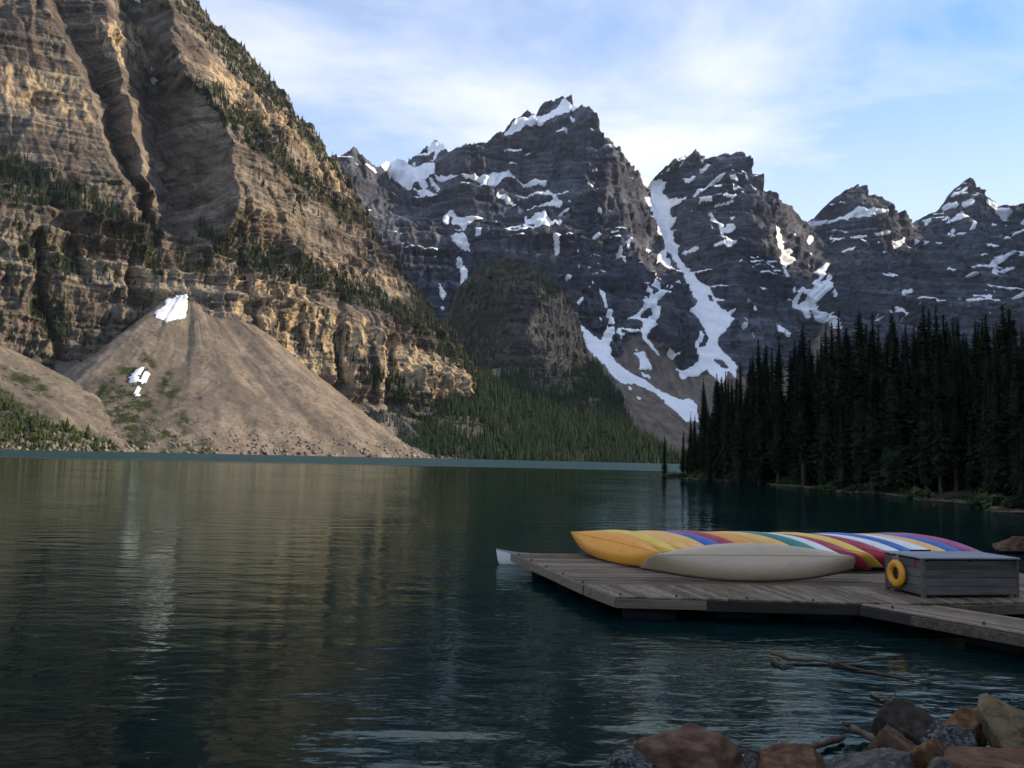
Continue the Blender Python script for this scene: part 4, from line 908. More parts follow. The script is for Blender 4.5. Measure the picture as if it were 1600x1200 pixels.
TOPS = np.array([(1020, 700), (1060, 668), (1075, 648), (1090, 610), (1098, 588), (1112, 590), (1134, 578), (1154, 566), (1170, 540), (1187, 527), (1216, 522), (1256, 502), (1288, 505), (1310, 484), (1343, 482), (1364, 487), (1400, 487), (1425, 492), (1448, 474), (1470, 474), (1500, 490), (1542, 487), (1575, 472), (1600, 478), (1700, 470), (1900, 450)], float)
def plant_spruce(x, y, H, k, label, rs, wscale=1.0):
    z = float(right_ground(np.array([x]), np.array([y]))[0])
    s = H / 20.0; w = s * rs.uniform(0.98, 1.3) * wscale
    o = empty('spruce_tree', (x, y, z - 0.1), (rs.uniform(-0.012, 0.012), rs.uniform(-0.012, 0.012), rs.uniform(0, 6.28)), label=label, cat='tree', group='conifers of the right shore forest')
    o.scale = (w, w, s)
    add('crown', SPRUCE[k][0], None, o); add('trunk', SPRUCE[k][1], None, o)
    return o
def forest():
    rs = random.Random(5); spots = []
    heroes = [(1038, 676, 184, 'lone small spruce on the tip of the forest point, apart from the others'), (1067, 668, 180, 'short spruce at the left end of the right shore forest'), (1078, 642, 178, 'slim spruce second in from the left end of the forest'), (1098, 587, 172, 'first tall pointed spruce of the forest, before the sunlit scree'),
        (1107, 632, 168, 'low spruce between the first two tall pointed ones'), (1120, 581, 165, 'tall spruce just right of the first pointed one'), (1134, 578, 158, 'narrow tall spruce in front of the couloir snow'), (1154, 563, 152, 'broad tall spruce at the right edge of the couloir snow'),
        (1187, 527, 150, None), (1216, 522, 140, None), (1256, 502, 132, None), (1288, 505, 122, None), (1310, 482, 128, None), (1343, 482, 118, None), (1364, 487, 112, None), (1400, 487, 108, None), (1448, 474, 102, None), (1470, 474, 98, None), (1542, 487, 90, None), (1575, 472, 84, None), (1592, 495, 78, None)]
    generic = 'dark spruce standing in the dense conifer forest on the right shore'
    for i, (px, py, y, lab) in enumerate(heroes):
        x = float(P(px, 720, y)[0])
        z = float(right_ground(np.array([x]), np.array([float(y)]))[0])
        top = P(px, py, y); H = float(top[2] - z)
        spots.append((x, y)); plant_spruce(x, y, H, (0, 2, 4, 0, 3, 1, 2, 5)[i % 8], lab or generic, rs, 0.78 if i < 8 else 0.95)
    n = 0; tries = 0
    while n < 276 and tries < 40000:
        tries += 1
        y = rs.uniform(62, 215); sx = float(shore_x(np.array([y]))[0])
        lim = 0.60 * y + 9
        if lim < sx + 3: continue
        x = sx + 1.8 + (lim - sx - 1.8) * rs.random() ** 1.25
        dmin = 2.0 + 0.03 * (x - sx)
        if any((x - a) ** 2 + (y - b) ** 2 < dmin * dmin for a, b in spots): continue
        z = float(right_ground(np.array([x]), np.array([y]))[0])
        px, py = project(np.array([[x, y, z]])); px = float(px[0])
        if px < 1062: continue
        cap = float(np.interp(px, TOPS[:, 0], TOPS[:, 1])) + 6 + 55 * rs.random() ** 1.8
        H = float(P(px, cap, y)[2]) - z
        H = min(H, 28 * rs.uniform(0.85, 1.0))
        if x - sx < 7: H *= rs.uniform(0.45, 0.95)
        if H < 4: continue
        spots.append((x, y)); edge = x - sx < 7
        lab = ('short young spruce at the water edge of the right shore forest' if edge and H < 11 else 'tall spruce in the front row of the right shore forest' if edge else 'low spruce standing among taller ones inside the right shore forest' if H < 14 else generic)
        plant_spruce(x, y, H, rs.randrange(6), lab, rs); n += 1
forest()

# conifers on the hill outside the frame (they carry the forest on round the shore)
_rs = np.random.RandomState(17)
_hx = _rs.uniform(110, 430, 5200); _hy = _rs.uniform(-260, 330, 5200)
_k = (_hx > 0.66 * _hy + 14) & (_hx > 60)
_hx, _hy = _hx[_k], _hy[_k]
scatter_conifers('hillside_forest', np.stack([_hx, _hy, right_ground(_hx, _hy)], -1), _rs.uniform(12, 24, len(_hx)), 'conifer forest covering the hill beyond the right shore', 27)

# ------------------------------------------------------------------ shrubs, stones and logs along the right shore
def shrub_mesh(seed, n=420):
    rs = np.random.RandomState(seed); d = rs.normal(size=(n, 3)); d /= np.linalg.norm(d, axis=1)[:, None]; d[:, 2] = np.abs(d[:, 2])
    r = rs.uniform(0.35, 1.0, n) ** 0.6 * (0.75 + 0.3 * pnoise(d[:, 0] * 2, d[:, 1] * 2, d[:, 2] * 2, seed))
    c = d * r[:, None] * np.array([1, 1, 0.8]); a = rs.normal(size=(n, 3)) * 0.10; b = rs.normal(size=(n, 3)) * 0.10
    V = np.stack([c - a, c + b, c + a, c - b], 1).reshape(-1, 3)
    me = mesh_np('foliage', V, np.arange(4 * n).reshape(-1, 4)); return me
def shrub_material():
    m = Mat('shrub_leaves'); r = m.rand(); n = m.noise(m.pos, 1.5, 2)
    c = m.ramp(m.math('ADD', m.math('MULTIPLY', n, 0.6), m.math('MULTIPLY', r, 0.4)), [(0.3, (0.020, 0.032, 0.012)), (0.7, (0.050, 0.078, 0.022))])
    m.principled(c, 0.7, spec=0.2); return m.m
M_SHRUB = shrub_material()
SHRUBS = [shrub_mesh(3), shrub_mesh(4), shrub_mesh(6)]
for _s in SHRUBS: _s.materials.append(M_SHRUB)
_stem = tube_mesh('stem', [(0, 0, -0.2), (0.03, 0, 0.3), (0, 0.05, 0.7)], [0.05, 0.04, 0.02], 5); _stem.materials.append(M_BARK)
_r = random.Random(9)
for i in range(46):
    y = 66 + 118 * (i + _r.random()) / 46; x = float(shore_x(np.array([y]))[0]) + _r.uniform(0.2, 2.6)
    z = float(right_ground(np.array([x]), np.array([y]))[0])
    o = empty('shrub', (x, y, z), (0, 0, _r.uniform(0, 6.28)), label='low green shrub at the water edge below the right shore forest', cat='shrub', group='shrubs along the right shore')
    s = _r.uniform(0.6, 1.7); o.scale = (s * 1.25, s * 1.25, s)
    add('foliage', SHRUBS[i % 3], None, o); add('stem', _stem, None, o)
def log_material():
    m = Mat('driftwood'); n = m.noise(m.scale(m.obj(), (3, 12, 12)), 1.0, 5, 0.6)
    c = m.ramp(n, [(0.35, (0.05, 0.04, 0.03)), (0.6, (0.12, 0.095, 0.075)), (0.8, (0.22, 0.18, 0.15))])
    m.principled(c, 0.85, m.bump(n, 0.5, 0.02), spec=0.2); return m.m
M_LOG = log_material()
def log_mesh(L, r, seed):
    rr = random.Random(seed); n = 7
    return tube_mesh('log', [(L * (i / (n - 1) - 0.5), rr.uniform(-0.06, 0.06) * L * 0.3, rr.uniform(-0.02, 0.05)) for i in range(n)], [r * (1 - 0.6 * i / (n - 1)) * rr.uniform(0.85, 1.15) for i in range(n)], 7)
LOGS = [log_mesh(5.5, 0.13, 1), log_mesh(3.6, 0.10, 2), log_mesh(7.5, 0.15, 3)]
for _s in LOGS: _s.materials.append(M_LOG)
for i, px in enumerate((1182, 1210, 1232, 1262, 1300, 1342, 1392, 1408, 1452, 1478, 1490, 1512, 1555, 1590)):
    py = np.interp(px, *np.array(SHORE_PX, float).T); g = on_plane(px, float(py) + _r.uniform(-0.6, 1.2), 0.05)
    o = add('driftwood_log', LOGS[i % 3], None, label='pale driftwood log washed up along the forested right shore', cat='log', group='driftwood logs on the right shore')
    o.location = (g.x - 0.3, g.y, 0.10); o.rotation_euler = (0, _r.uniform(-0.04, 0.04), math.radians(90) + _r.uniform(-0.5, 0.5)); o.scale = (1, 1, 1)
# ------------------------------------------------------------------ the canoe dock
DECK = 0.50
def wood_material(name, a, b, c, grain=(1.0, 14.0, 14.0), rough=0.85):
    m = Mat(name); r = m.rand()
    off = m.n('ShaderNodeVectorMath'); off.operation = 'ADD'; m.l(m.obj(), off.inputs[0]); cx = m.n('ShaderNodeCombineXYZ'); m.l(m.math('MULTIPLY', r, 37.0), cx.inputs[0]); m.l(m.math('MULTIPLY', r, 11.0), cx.inputs[1]); m.l(cx.outputs[0], off.inputs[1])
    g = m.noise(m.scale(off.outputs[0], grain), 1.0, 5, 0.65); w = m.noise(m.pos, 1.1, 4, 0.6); f = m.math('ADD', m.math('MULTIPLY', g, 0.55), m.math('MULTIPLY', w, 0.25)); f = m.math('ADD', f, m.math('MULTIPLY', r, 0.22))
    col = m.ramp(f, [(0.34, a), (0.50, b), (0.66, c)])
    st = m.noise(m.pos, 0.5, 4, 0.7)
    col = m.mix(m.map(st, 0.55, 0.72, 0, 0.5), col, a)
    m.principled(col, rough, m.bump(g, 0.4, 0.01), spec=0.25); return m.m
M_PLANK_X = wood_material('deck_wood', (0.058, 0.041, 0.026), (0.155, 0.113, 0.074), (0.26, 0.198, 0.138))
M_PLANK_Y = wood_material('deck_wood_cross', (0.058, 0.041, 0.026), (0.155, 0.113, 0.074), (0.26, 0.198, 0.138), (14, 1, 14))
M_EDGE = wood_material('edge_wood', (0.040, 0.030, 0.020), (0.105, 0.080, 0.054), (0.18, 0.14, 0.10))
M_DARK = wood_material('dark_wood', (0.012, 0.010, 0.009), (0.025, 0.021, 0.018), (0.045, 0.038, 0.03))  # very dark wood for joists, some edge boards and box parts
def simple(name, col, rough=0.6, spec=0.4, metallic=0.0):
    m = Mat(name); n = m.noise(m.pos, 6.0, 3); c = m.mix(m.map(n, 0.4, 0.7, 0, 0.35), col, tuple(0.6 * k for k in col)); m.principled(c, rough, spec=spec, Metallic=metallic); return m.m

dock = empty('dock', (2.35, 19.2, 0), label='weathered grey timber dock floating on the lake, carrying the canoes', cat='dock')
def prism(name, poly, z0, z1, mat, parent=None, bev=0.006):
    n = len(poly); c = Vector((sum(p[0] for p in poly) / n, sum(p[1] for p in poly) / n))
    bm = bmesh.new()
    ins = [(p[0] + (c.x - p[0]) * 0.0, p[1]) for p in poly]
    lo = [bm.verts.new((p[0] - c.x, p[1] - c.y, z0)) for p in ins]; hi = [bm.verts.new((p[0] - c.x, p[1] - c.y, z1)) for p in ins]
    bm.faces.new(lo[::-1]); bm.faces.new(hi)
    for i in range(n): bm.faces.new((lo[i], lo[(i + 1) % n], hi[(i + 1) % n], hi[i]))
    bmesh.ops.recalc_face_normals(bm, faces=bm.faces)
    if bev: bmesh.ops.bevel(bm, geom=list(bm.edges), offset=bev, segments=1, affect='EDGES')
    o = add(name, bm_mesh(name, bm), mat, parent or dock)
    o.location = Vector((c.x, c.y, 0)) - Vector((parent or dock).location)
    return o
def lerp2(a, b, t): return (a[0] + (b[0] - a[0]) * t, a[1] + (b[1] - a[1]) * t)
_dr = random.Random(21)
def planks(A, B, C, D, n, mat, gap=0.010, z=DECK, jag=0.02, name='plank', split=None):
    """boards laid side by side from edge A-C to edge B-D; each runs from line AB to line CD"""
    for i in range(n):
        t0 = i / n; t1 = (i + 1) / n; L = math.hypot(B[0] - A[0], B[1] - A[1]); g = gap / max(L, 0.1) * 0.5
        p = [lerp2(A, B, t0 + g), lerp2(C, D, t0 + g), lerp2(C, D, t1 - g), lerp2(A, B, t1 - g)]
        dz = _dr.uniform(-0.004, 0.004); j = _dr.uniform(-jag, jag)
        dx, dy = p[1][0] - p[0][0], p[1][1] - p[0][1]; l = math.hypot(dx, dy); dx /= l; dy /= l
        p[0] = (p[0][0] + dx * j, p[0][1] + dy * j); p[3] = (p[3][0] + dx * j, p[3][1] + dy * j)
        cuts = [0, 1] if not split else [0] + sorted({round(_dr.choice(split), 3)}) + [1]
        for a, b in zip(cuts[:-1], cuts[1:]):
            q = [lerp2(p[0], p[1], a + (0.0005 if a else 0)), lerp2(p[0], p[1], b - (0.0005 if b < 1 else 0)), lerp2(p[3], p[2], b - (0.0005 if b < 1 else 0)), lerp2(p[3], p[2], a + (0.0005 if a else 0))]
            prism(name, q, z - 0.045 + dz, z + dz, mat)
A_, B_ = (0.14, 27.2), (1.80, 20.86); C_, D_ = (14.2, 29.1), (14.6, 22.55)
F_ = (2.35, 19.2); S0, S1 = (7.94, 21.66), (8.2, 19.14); E_ = (13.8, 20.45)
planks(A_, B_, C_, D_, 44, M_PLANK_X, split=[0.36, 0.42, 0.5, 0.58])
planks((1.82, 20.82), S0, F_, (8.18, 19.14), 42, M_PLANK_Y)
planks((7.97, 21.66), (14.6, 22.5), (8.22, 19.14), E_, 42, M_PLANK_Y, z=DECK - 0.006)
G0, G1, G2, G3 = (7.50, 19.08), (9.12, 19.05), (11.6, 12.4), (13.4, 13.2)
planks(G0, G1, G2, G3, 9, M_PLANK_Y, z=DECK - 0.012)
def beam(a, b, z0, z1, th, mat, name='edge_board', parent=None, side=1):
    d = Vector((b[0] - a[0], b[1] - a[1])); d.normalize(); nrm = Vector((d.y, -d.x)) * th * side
    return prism(name, [a, b, (b[0] + nrm.x, b[1] + nrm.y), (a[0] + nrm.x, a[1] + nrm.y)], z0, z1, mat, parent)
# fascia boards
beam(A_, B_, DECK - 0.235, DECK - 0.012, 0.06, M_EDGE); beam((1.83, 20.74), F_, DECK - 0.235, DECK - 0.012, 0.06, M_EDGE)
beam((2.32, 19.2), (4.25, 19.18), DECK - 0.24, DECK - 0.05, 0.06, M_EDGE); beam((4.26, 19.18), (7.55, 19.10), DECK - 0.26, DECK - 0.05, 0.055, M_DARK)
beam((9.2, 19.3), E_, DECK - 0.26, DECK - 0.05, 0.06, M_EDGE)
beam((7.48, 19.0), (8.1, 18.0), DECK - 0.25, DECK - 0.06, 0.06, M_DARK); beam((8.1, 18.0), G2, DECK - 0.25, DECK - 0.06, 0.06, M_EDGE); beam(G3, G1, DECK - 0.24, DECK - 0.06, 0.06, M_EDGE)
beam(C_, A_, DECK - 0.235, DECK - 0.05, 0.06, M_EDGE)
# joists and floats below
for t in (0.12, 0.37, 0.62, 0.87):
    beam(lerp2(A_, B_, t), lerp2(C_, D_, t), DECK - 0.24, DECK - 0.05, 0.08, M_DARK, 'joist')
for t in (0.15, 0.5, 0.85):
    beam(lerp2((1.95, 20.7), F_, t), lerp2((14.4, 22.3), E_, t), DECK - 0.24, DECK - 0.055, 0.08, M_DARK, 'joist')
M_FLOAT = simple('float_plastic', (0.010, 0.011, 0.014), 0.9, 0.1)
def float_mesh():
    return tube_mesh('float', [(-0.55, 0, 0), (-0.53, 0, 0), (-0.3, 0, 0), (0.3, 0, 0), (0.53, 0, 0), (0.55, 0, 0)], [0.22, 0.27, 0.29, 0.29, 0.27, 0.22], 14)
_fm = float_mesh(); _fm.materials.append(M_FLOAT)
for (x, y, a) in ((3.1, 19.62, 0.0), (5.2, 20.1, 0), (7.1, 20.1, 0), (2.3, 22.2, 1.8), (1.7, 24.4, 1.8), (1.1, 26.4, 1.8), (9.9, 20.3, 0.1), (12.2, 20.8, 0.1), (9.5, 17.4, -1.0), (11.0, 15.0, -1.0)):
    o = add('float', _fm, None, dock); o.location = Vector((x, y, 0.02)) - dock.location; o.rotation_euler = (0, 0, a)
# bolt heads and little mooring pegs on the edge
_bm = bmesh.new(); bmesh.ops.create_cone(_bm, cap_ends=True, segments=8, radius1=0.03, radius2=0.022, depth=0.06); _bolt = bm_mesh('bolt', _bm); _bolt.materials.append(simple('rusty_iron', (0.05, 0.035, 0.028), 0.7))
for (x, y) in [lerp2(A_, B_, t) for t in (0.1, 0.3, 0.52, 0.74, 0.97)] + [(2.4, 19.26), (3.6, 19.25), (5.1, 19.22), (6.5, 19.18), (7.9, 18.5), (8.9, 16.85), (9.9, 15.2), (10.6, 14.1)]:
    o = add('bolt', _bolt, None, dock); o.location = Vector((x + 0.03, y + 0.03, DECK + 0.02)) - dock.location

# ------------------------------------------------------------------ canoes
def canoe_paint(name, col):
    m = Mat(name); oc = m.obj()
    n = m.noise(m.scale(oc, (1.2, 5, 5)), 1.0, 5, 0.65); f = m.noise(m.scale(oc, (2.5, 30, 30)), 1.0, 4, 0.7); r = m.rand()
    c = m.mix(m.map(n, 0.45, 0.72, 0, 0.25), col, tuple(0.66 * k for k in col))
    c = m.mix(m.map(f, 0.62, 0.72, 0, 0.35), c, tuple(min(0.8, 0.5 * k + 0.28) for k in col))
    d = m.noise(m.scale(oc, (0.9, 3, 3), loc=(4, 2, 0)), 1.0, 4, 0.6)
    c = m.mix(m.map(d, 0.60, 0.72, 0, 0.45), c, (0.10, 0.075, 0.045))
    m.principled(c, m.map(n, 0.3, 0.7, 0.34, 0.6), m.bump(n, 0.08, 0.02), spec=0.35); return m.m
PAINT = {k: canoe_paint('paint_' + k, c) for k, c in {'orange': (0.74, 0.31, 0.035), 'light orange': (0.78, 0.42, 0.10), 'yellow': (0.74, 0.50, 0.07), 'tan orange': (0.60, 0.33, 0.06), 'blue': (0.022, 0.11, 0.38), 'maroon': (0.34, 0.024, 0.05), 'green': (0.015, 0.19, 0.14), 'white': (0.70, 0.70, 0.66), 'beige': (0.49, 0.385, 0.26), 'purple': (0.34, 0.07, 0.18)}.items()}
M_TRIM = simple('gunwale_aluminium', (0.30, 0.30, 0.29), 0.45, 0.5, 0.6); M_TRIMD = simple('gunwale_dark', (0.035, 0.03, 0.028), 0.6); M_ASH = wood_material('seat_wood', (0.10, 0.07, 0.04), (0.22, 0.16, 0.10), (0.32, 0.25, 0.16))
CL = 5.15
def c_hb(u): return 0.455 * max(0.0, 1 - abs(u) ** 2.2) ** 0.95 + 0.008
def c_zs(u): return 0.36 + 0.20 * abs(u) ** 3.2
def c_zk(u):
    a = abs(u); s = 0.0
    if a > 0.90: t = (a - 0.90) / 0.10; s = 1 - math.sqrt(max(0, 1 - t * t))
    return 0.02 * a * a * (1 - s) + (c_zs(u)) * s
def c_us(n):
    return [math.sin(math.pi * (i / (n - 1) - 0.5)) * 0.6 + 0.4 * (2 * i / (n - 1) - 1) for i in range(n)]
def hull_mesh():
    n, k = 57, 21; V = []; F = []
    for u in c_us(n):
        for j in range(k):
            a = 2 * j / (k - 1) - 1; th = abs(a) * math.pi / 2
            y = math.copysign(c_hb(u) * math.sin(th) ** (0.58 + 0.75 * abs(u) ** 2), a); z = c_zk(u) + (c_zs(u) - c_zk(u)) * (1 - math.cos(th)) ** 1.1
            V.append((u * CL / 2, y, z))
    for i in range(n - 1):
        for j in range(k - 1):
            F.append((i * k + j, (i + 1) * k + j, (i + 1) * k + j + 1, i * k + j + 1))
    me = bpy.data.meshes.new('hull'); me.from_pydata(V, [], F)
    for p in me.polygons: p.use_smooth = True
    return me
HULL0 = hull_mesh(); HULL = {}
for _k, _m in PAINT.items():
    h = HULL0.copy(); h.materials.append(_m); HULL[_k] = h
def gunwale_mesh(side):
    return tube_mesh('gunwale', [(u * CL / 2, side * c_hb(u), c_zs(u)) for u in c_us(33)], 0.020, 6)
GUN = [gunwale_mesh(-1), gunwale_mesh(1)]
for g in GUN: g.materials.append(M_TRIM)
GUND = [g.copy() for g in GUN]
for g in GUND: g.materials.clear(); g.materials.append(M_TRIMD)
def cross_mesh(name, u, w, t):
    bm = bmesh.new(); bm_box(bm, (u * CL / 2, 0, c_zs(u) - 0.03), (w, 2 * c_hb(u) - 0.03, t), bevel=0.005); me = bm_mesh(name, bm); me.materials.append(M_ASH); return me
CROSS = [cross_mesh('thwart', 0.0, 0.06, 0.02), cross_mesh('thwart', 0.36, 0.05, 0.02), cross_mesh('seat', -0.55, 0.24, 0.02), cross_mesh('seat', 0.6, 0.24, 0.02)]
def cap_mesh(sgn):
    us = [sgn * (0.86 + 0.14 * i / 5) for i in range(6)]; V = []; F = []
    for u in us:
        for s in (-1, 0, 1): V.append((u * CL / 2, s * c_hb(u), c_zs(u) + (0.012 if s == 0 else 0.002)))
    for i in range(5):
        for j in range(2): F.append((i * 3 + j, (i + 1) * 3 + j, (i + 1) * 3 + j + 1, i * 3 + j + 1))
    me = bpy.data.meshes.new('end_cap'); me.from_pydata(V, [], F); me.materials.append(M_TRIMD); return me
CAPS = [cap_mesh(-1), cap_mesh(1)]
KEEL0 = tube_mesh('keel_strip', [(u * CL / 2, 0, c_zk(u) - 0.004) for u in c_us(41)], 0.011, 5); KEEL = {}
for _k, _m in PAINT.items():
    h = KEEL0.copy(); h.materials.append(_m); KEEL[_k] = h
HV = np.array([v.co[:] for v in HULL0.vertices])
def canoe(color, mid, heading, roll, label, group=None, pitch=0.0, z=None, dark=False, scale=1.0):
    o = empty('canoe', (0, 0, 0), label=label, cat='canoe', group=group)
    h = add('hull', HULL[color], None, o)
    sd = h.modifiers.new('shell', 'SOLIDIFY'); sd.thickness = 0.012; sd.offset = 1.0
    for g in (GUND if dark else GUN): add('gunwale', g, None, o)
    for c in CROSS: add(c.name.split('.')[0], c, None, o)
    for c in CAPS: add('end_cap', c, None, o)
    add('keel_strip', KEEL[color], None, o)
    R = Matrix.Rotation(heading, 4, 'Z') @ Matrix.Rotation(pitch, 4, 'Y') @ Matrix.Rotation(roll, 4, 'X') @ Matrix.Diagonal((scale, scale, scale, 1))
    c0 = np.array(R @ Vector((0, 0, 0.2)))
    w = HV @ np.array(R)[:3, :3].T
    zz = (DECK + 0.018 - w[:, 2].min()) if z is None else z
    o.matrix_world = Matrix.Translation((mid[0] - c0[0], mid[1] - c0[1], zz)) @ R
    return o
row = [('orange', 'orange canoe with a brown scuff, outermost at the left end of the row'), ('yellow', 'yellow canoe second from the left end, tucked behind the outermost orange one'), ('light orange', 'orange canoe third from the left end of the row, beside the yellow one'), ('light orange', 'orange canoe fourth from the left end, directly before the first blue one'),
    ('blue', 'blue canoe nearest the left end of the row, between orange and maroon ones'), ('maroon', 'maroon canoe just right of the first blue one'), ('orange', 'orange canoe just right of the leftmost maroon one'), ('tan orange', 'dull orange canoe in the middle of three orange ones behind the beige canoe'), ('light orange', 'orange canoe just left of the green one'),
    ('green', 'dark green canoe, the only green one in the row'), ('white', 'white canoe between the green one and a maroon one'), ('maroon', 'maroon canoe between the white one and the yellow one mid-row'), ('yellow', 'yellow canoe between two maroon ones'), ('maroon', 'maroon canoe right of the yellow one, its end beside the grey box'),
    ('white', 'white canoe right of the last maroon one, behind the grey box'), ('blue', 'blue canoe between two white ones behind the grey box'), ('white', 'white canoe left of the small orange strip behind the grey box'), ('light orange', 'orange canoe nearest the right end, mostly hidden by the grey box'), ('blue', 'blue canoe second from the right end of the row'), ('purple', 'purple canoe at the far right end of the row')]
HEAD = math.atan2(-0.91, 0.42)
_cr = random.Random(4)
for i, (colr, lab) in enumerate(row):
    mid = (3.05 + i * 0.492 + _cr.uniform(-0.05, 0.05), 25.75 + i * 0.066 + _cr.uniform(-0.28, 0.28))
    canoe(colr, mid, HEAD + _cr.uniform(-0.03, 0.03), math.radians(227 + _cr.uniform(-4, 4)), lab, 'overturned canoes leaning in a row on the dock', pitch=math.radians(1.5), dark=(i != 14))  # dark gunwales paint in the shadow lines between neighbouring hulls
canoe('beige', (6.05, 22.15), math.radians(8.5), math.radians(231), 'large beige canoe lying on its side in front of the coloured row', dark=True, scale=1.08)
canoe('white', (2.2, 28.85), math.radians(5), 0.0, 'white canoe floating upright behind the left corner of the dock', z=-0.10)
# end of another pale canoe rising behind the row
canoe('white', (10.75, 28.25), math.radians(4), 0.0, 'pale canoe lying behind the coloured row, only its raised end showing', z=DECK + 0.05, pitch=math.radians(1.0))

# ------------------------------------------------------------------ storage box with life ring
M_BOXW = wood_material('box_wood', (0.034, 0.029, 0.025), (0.072, 0.064, 0.056), (0.12, 0.108, 0.095)); M_LID = wood_material('lid_paint', (0.16, 0.165, 0.18), (0.24, 0.25, 0.27), (0.31, 0.32, 0.34), rough=0.5)
BW, BD, BH = 2.46, 1.40, 0.86
bang = math.atan2(0.47, 2.43)
box = empty('storage_box', (9.23, 19.98, DECK), (0, 0, bang), label='grey weathered wooden storage box standing on the dock', cat='box')
def bpart(name, c, s, mat, parent=box, bev=0.008):
    bm = bmesh.new(); bm_box(bm, (0, 0, 0), s, bevel=bev); o = add(name, bm_mesh(name, bm), mat, parent); o.location = c; return o
nb = 4; bh = (BH - 0.10) / nb
for i in range(nb):
    z = 0.06 + bh * (i + 0.5)
    bpart('board', (BW / 2, 0.02, z), (BW - 0.16, 0.035, bh - 0.008), M_BOXW); bpart('board', (BW / 2, BD - 0.02, z), (BW - 0.16, 0.035, bh - 0.008), M_BOXW)
    bpart('board', (0.02, BD / 2, z), (0.035, BD - 0.16, bh - 0.008), M_BOXW); bpart('board', (BW - 0.02, BD / 2, z), (0.035, BD - 0.16, bh - 0.008), M_BOXW)
bpart('inner_panel', (BW / 2, BD / 2, BH / 2), (BW - 0.09, BD - 0.09, BH - 0.08), M_DARK)
for x in (0.045, BW - 0.045):
    for y in (0.045, BD - 0.045): bpart('corner_post', (x, y, BH / 2), (0.09, 0.09, BH - 0.01), M_BOXW)
for x in (0.3, BW - 0.3): bpart('skid', (x, BD / 2, 0.028), (0.10, BD - 0.1, 0.05), M_DARK)
lid = bpart('lid', (BW / 2, BD / 2, BH + 0.012), (BW + 0.05, BD + 0.05, 0.035), M_LID)
bpart('handle', (-0.3, BD / 2 - 0.03, 0.035), (0.55, 0.05, 0.035), M_DARK, lid)
for x in (0.1, 1.2, 2.35): bpart('latch', (x, -0.012, BH - 0.03), (0.09, 0.02, 0.05), M_FLOAT)
bpart('tag', (-0.006, 0.30, 0.72), (0.012, 0.05, 0.17), simple('red_tag', (0.22, 0.015, 0.02), 0.5), bev=0.003)
def torus_mesh(name, R, r, n=40, k=14):
    V = []; F = []
    for i in range(n):
        a = 2 * math.pi * i / n
        for j in range(k):
            b = 2 * math.pi * j / k; q = R + r * math.cos(b); V.append((0.8 * r * math.sin(b), q * math.cos(a), q * math.sin(a)))
    for i in range(n):
        for j in range(k): F.append((i * k + j, ((i + 1) % n) * k + j, ((i + 1) % n) * k + (j + 1) % k, i * k + (j + 1) % k))
    me = bpy.data.meshes.new(name); me.from_pydata(V, [], F)
    for p in me.polygons: p.use_smooth = True
    return me
_rm = Matrix.Rotation(bang, 4, 'Z')
rc = Vector(box.location) + (_rm @ Vector((-0.095, 0.82, 0.44)))
ring = empty('life_ring', rc, (0, 0, bang), label='yellow orange life ring hanging on the side of the grey box', cat='life ring')
M_RING = canoe_paint('ring_plastic', (0.62, 0.27, 0.02))
add('ring', torus_mesh('ring', 0.225, 0.088), M_RING, ring)
M_ROPE = simple('rope', (0.35, 0.30, 0.22), 0.9)
add('rope', tube_mesh('rope', [(0.0, -0.16, 0.26), (-0.02, -0.05, 0.36), (0.05, 0.0, 0.42), (-0.02, 0.05, 0.36), (0.0, 0.16, 0.26)], 0.010, 6), M_ROPE, ring)
# ------------------------------------------------------------------ boulders, driftwood
def stone_material(name, a, b, c, lichen=None, lich_amt=0.0, scale=3.0):
    m = Mat(name); oc = m.obj()
    n = m.noise(oc, scale, 6, 0.65); p = m.noise(oc, scale * 0.5, 3); f = m.math('ADD', m.math('MULTIPLY', n, 0.65), m.math('MULTIPLY', p, 0.35))
    col = m.ramp(f, [(0.36, a), (0.5, b), (0.64, c)])
    sp = m.noise(oc, scale * 9, 3, 0.7)
    col = m.mix(m.map(sp, 0.58, 0.68, 0, 0.45), col, tuple(0.35 * k for k in a))
    if lichen:
        l = m.noise(oc, scale * 3.2, 5, 0.7); col = m.mix(m.map(l, 0.5 - lich_amt * 0.1, 0.60 - lich_amt * 0.1, 0, 0.85), col, lichen)
    wet = m.map(m.sep(m.pos)[2], 0.015, 0.07, 0.45, 1.0)
    hs = m.n('ShaderNodeHueSaturation'); m.l(wet, hs.inputs['Value']); m.l(col, hs.inputs['Color'])
    m.principled(hs.outputs[0], 0.85, m.bump(m.math('ADD', n, m.math('MULTIPLY', sp, 0.3)), 0.7, 0.05), spec=0.25); return m.m
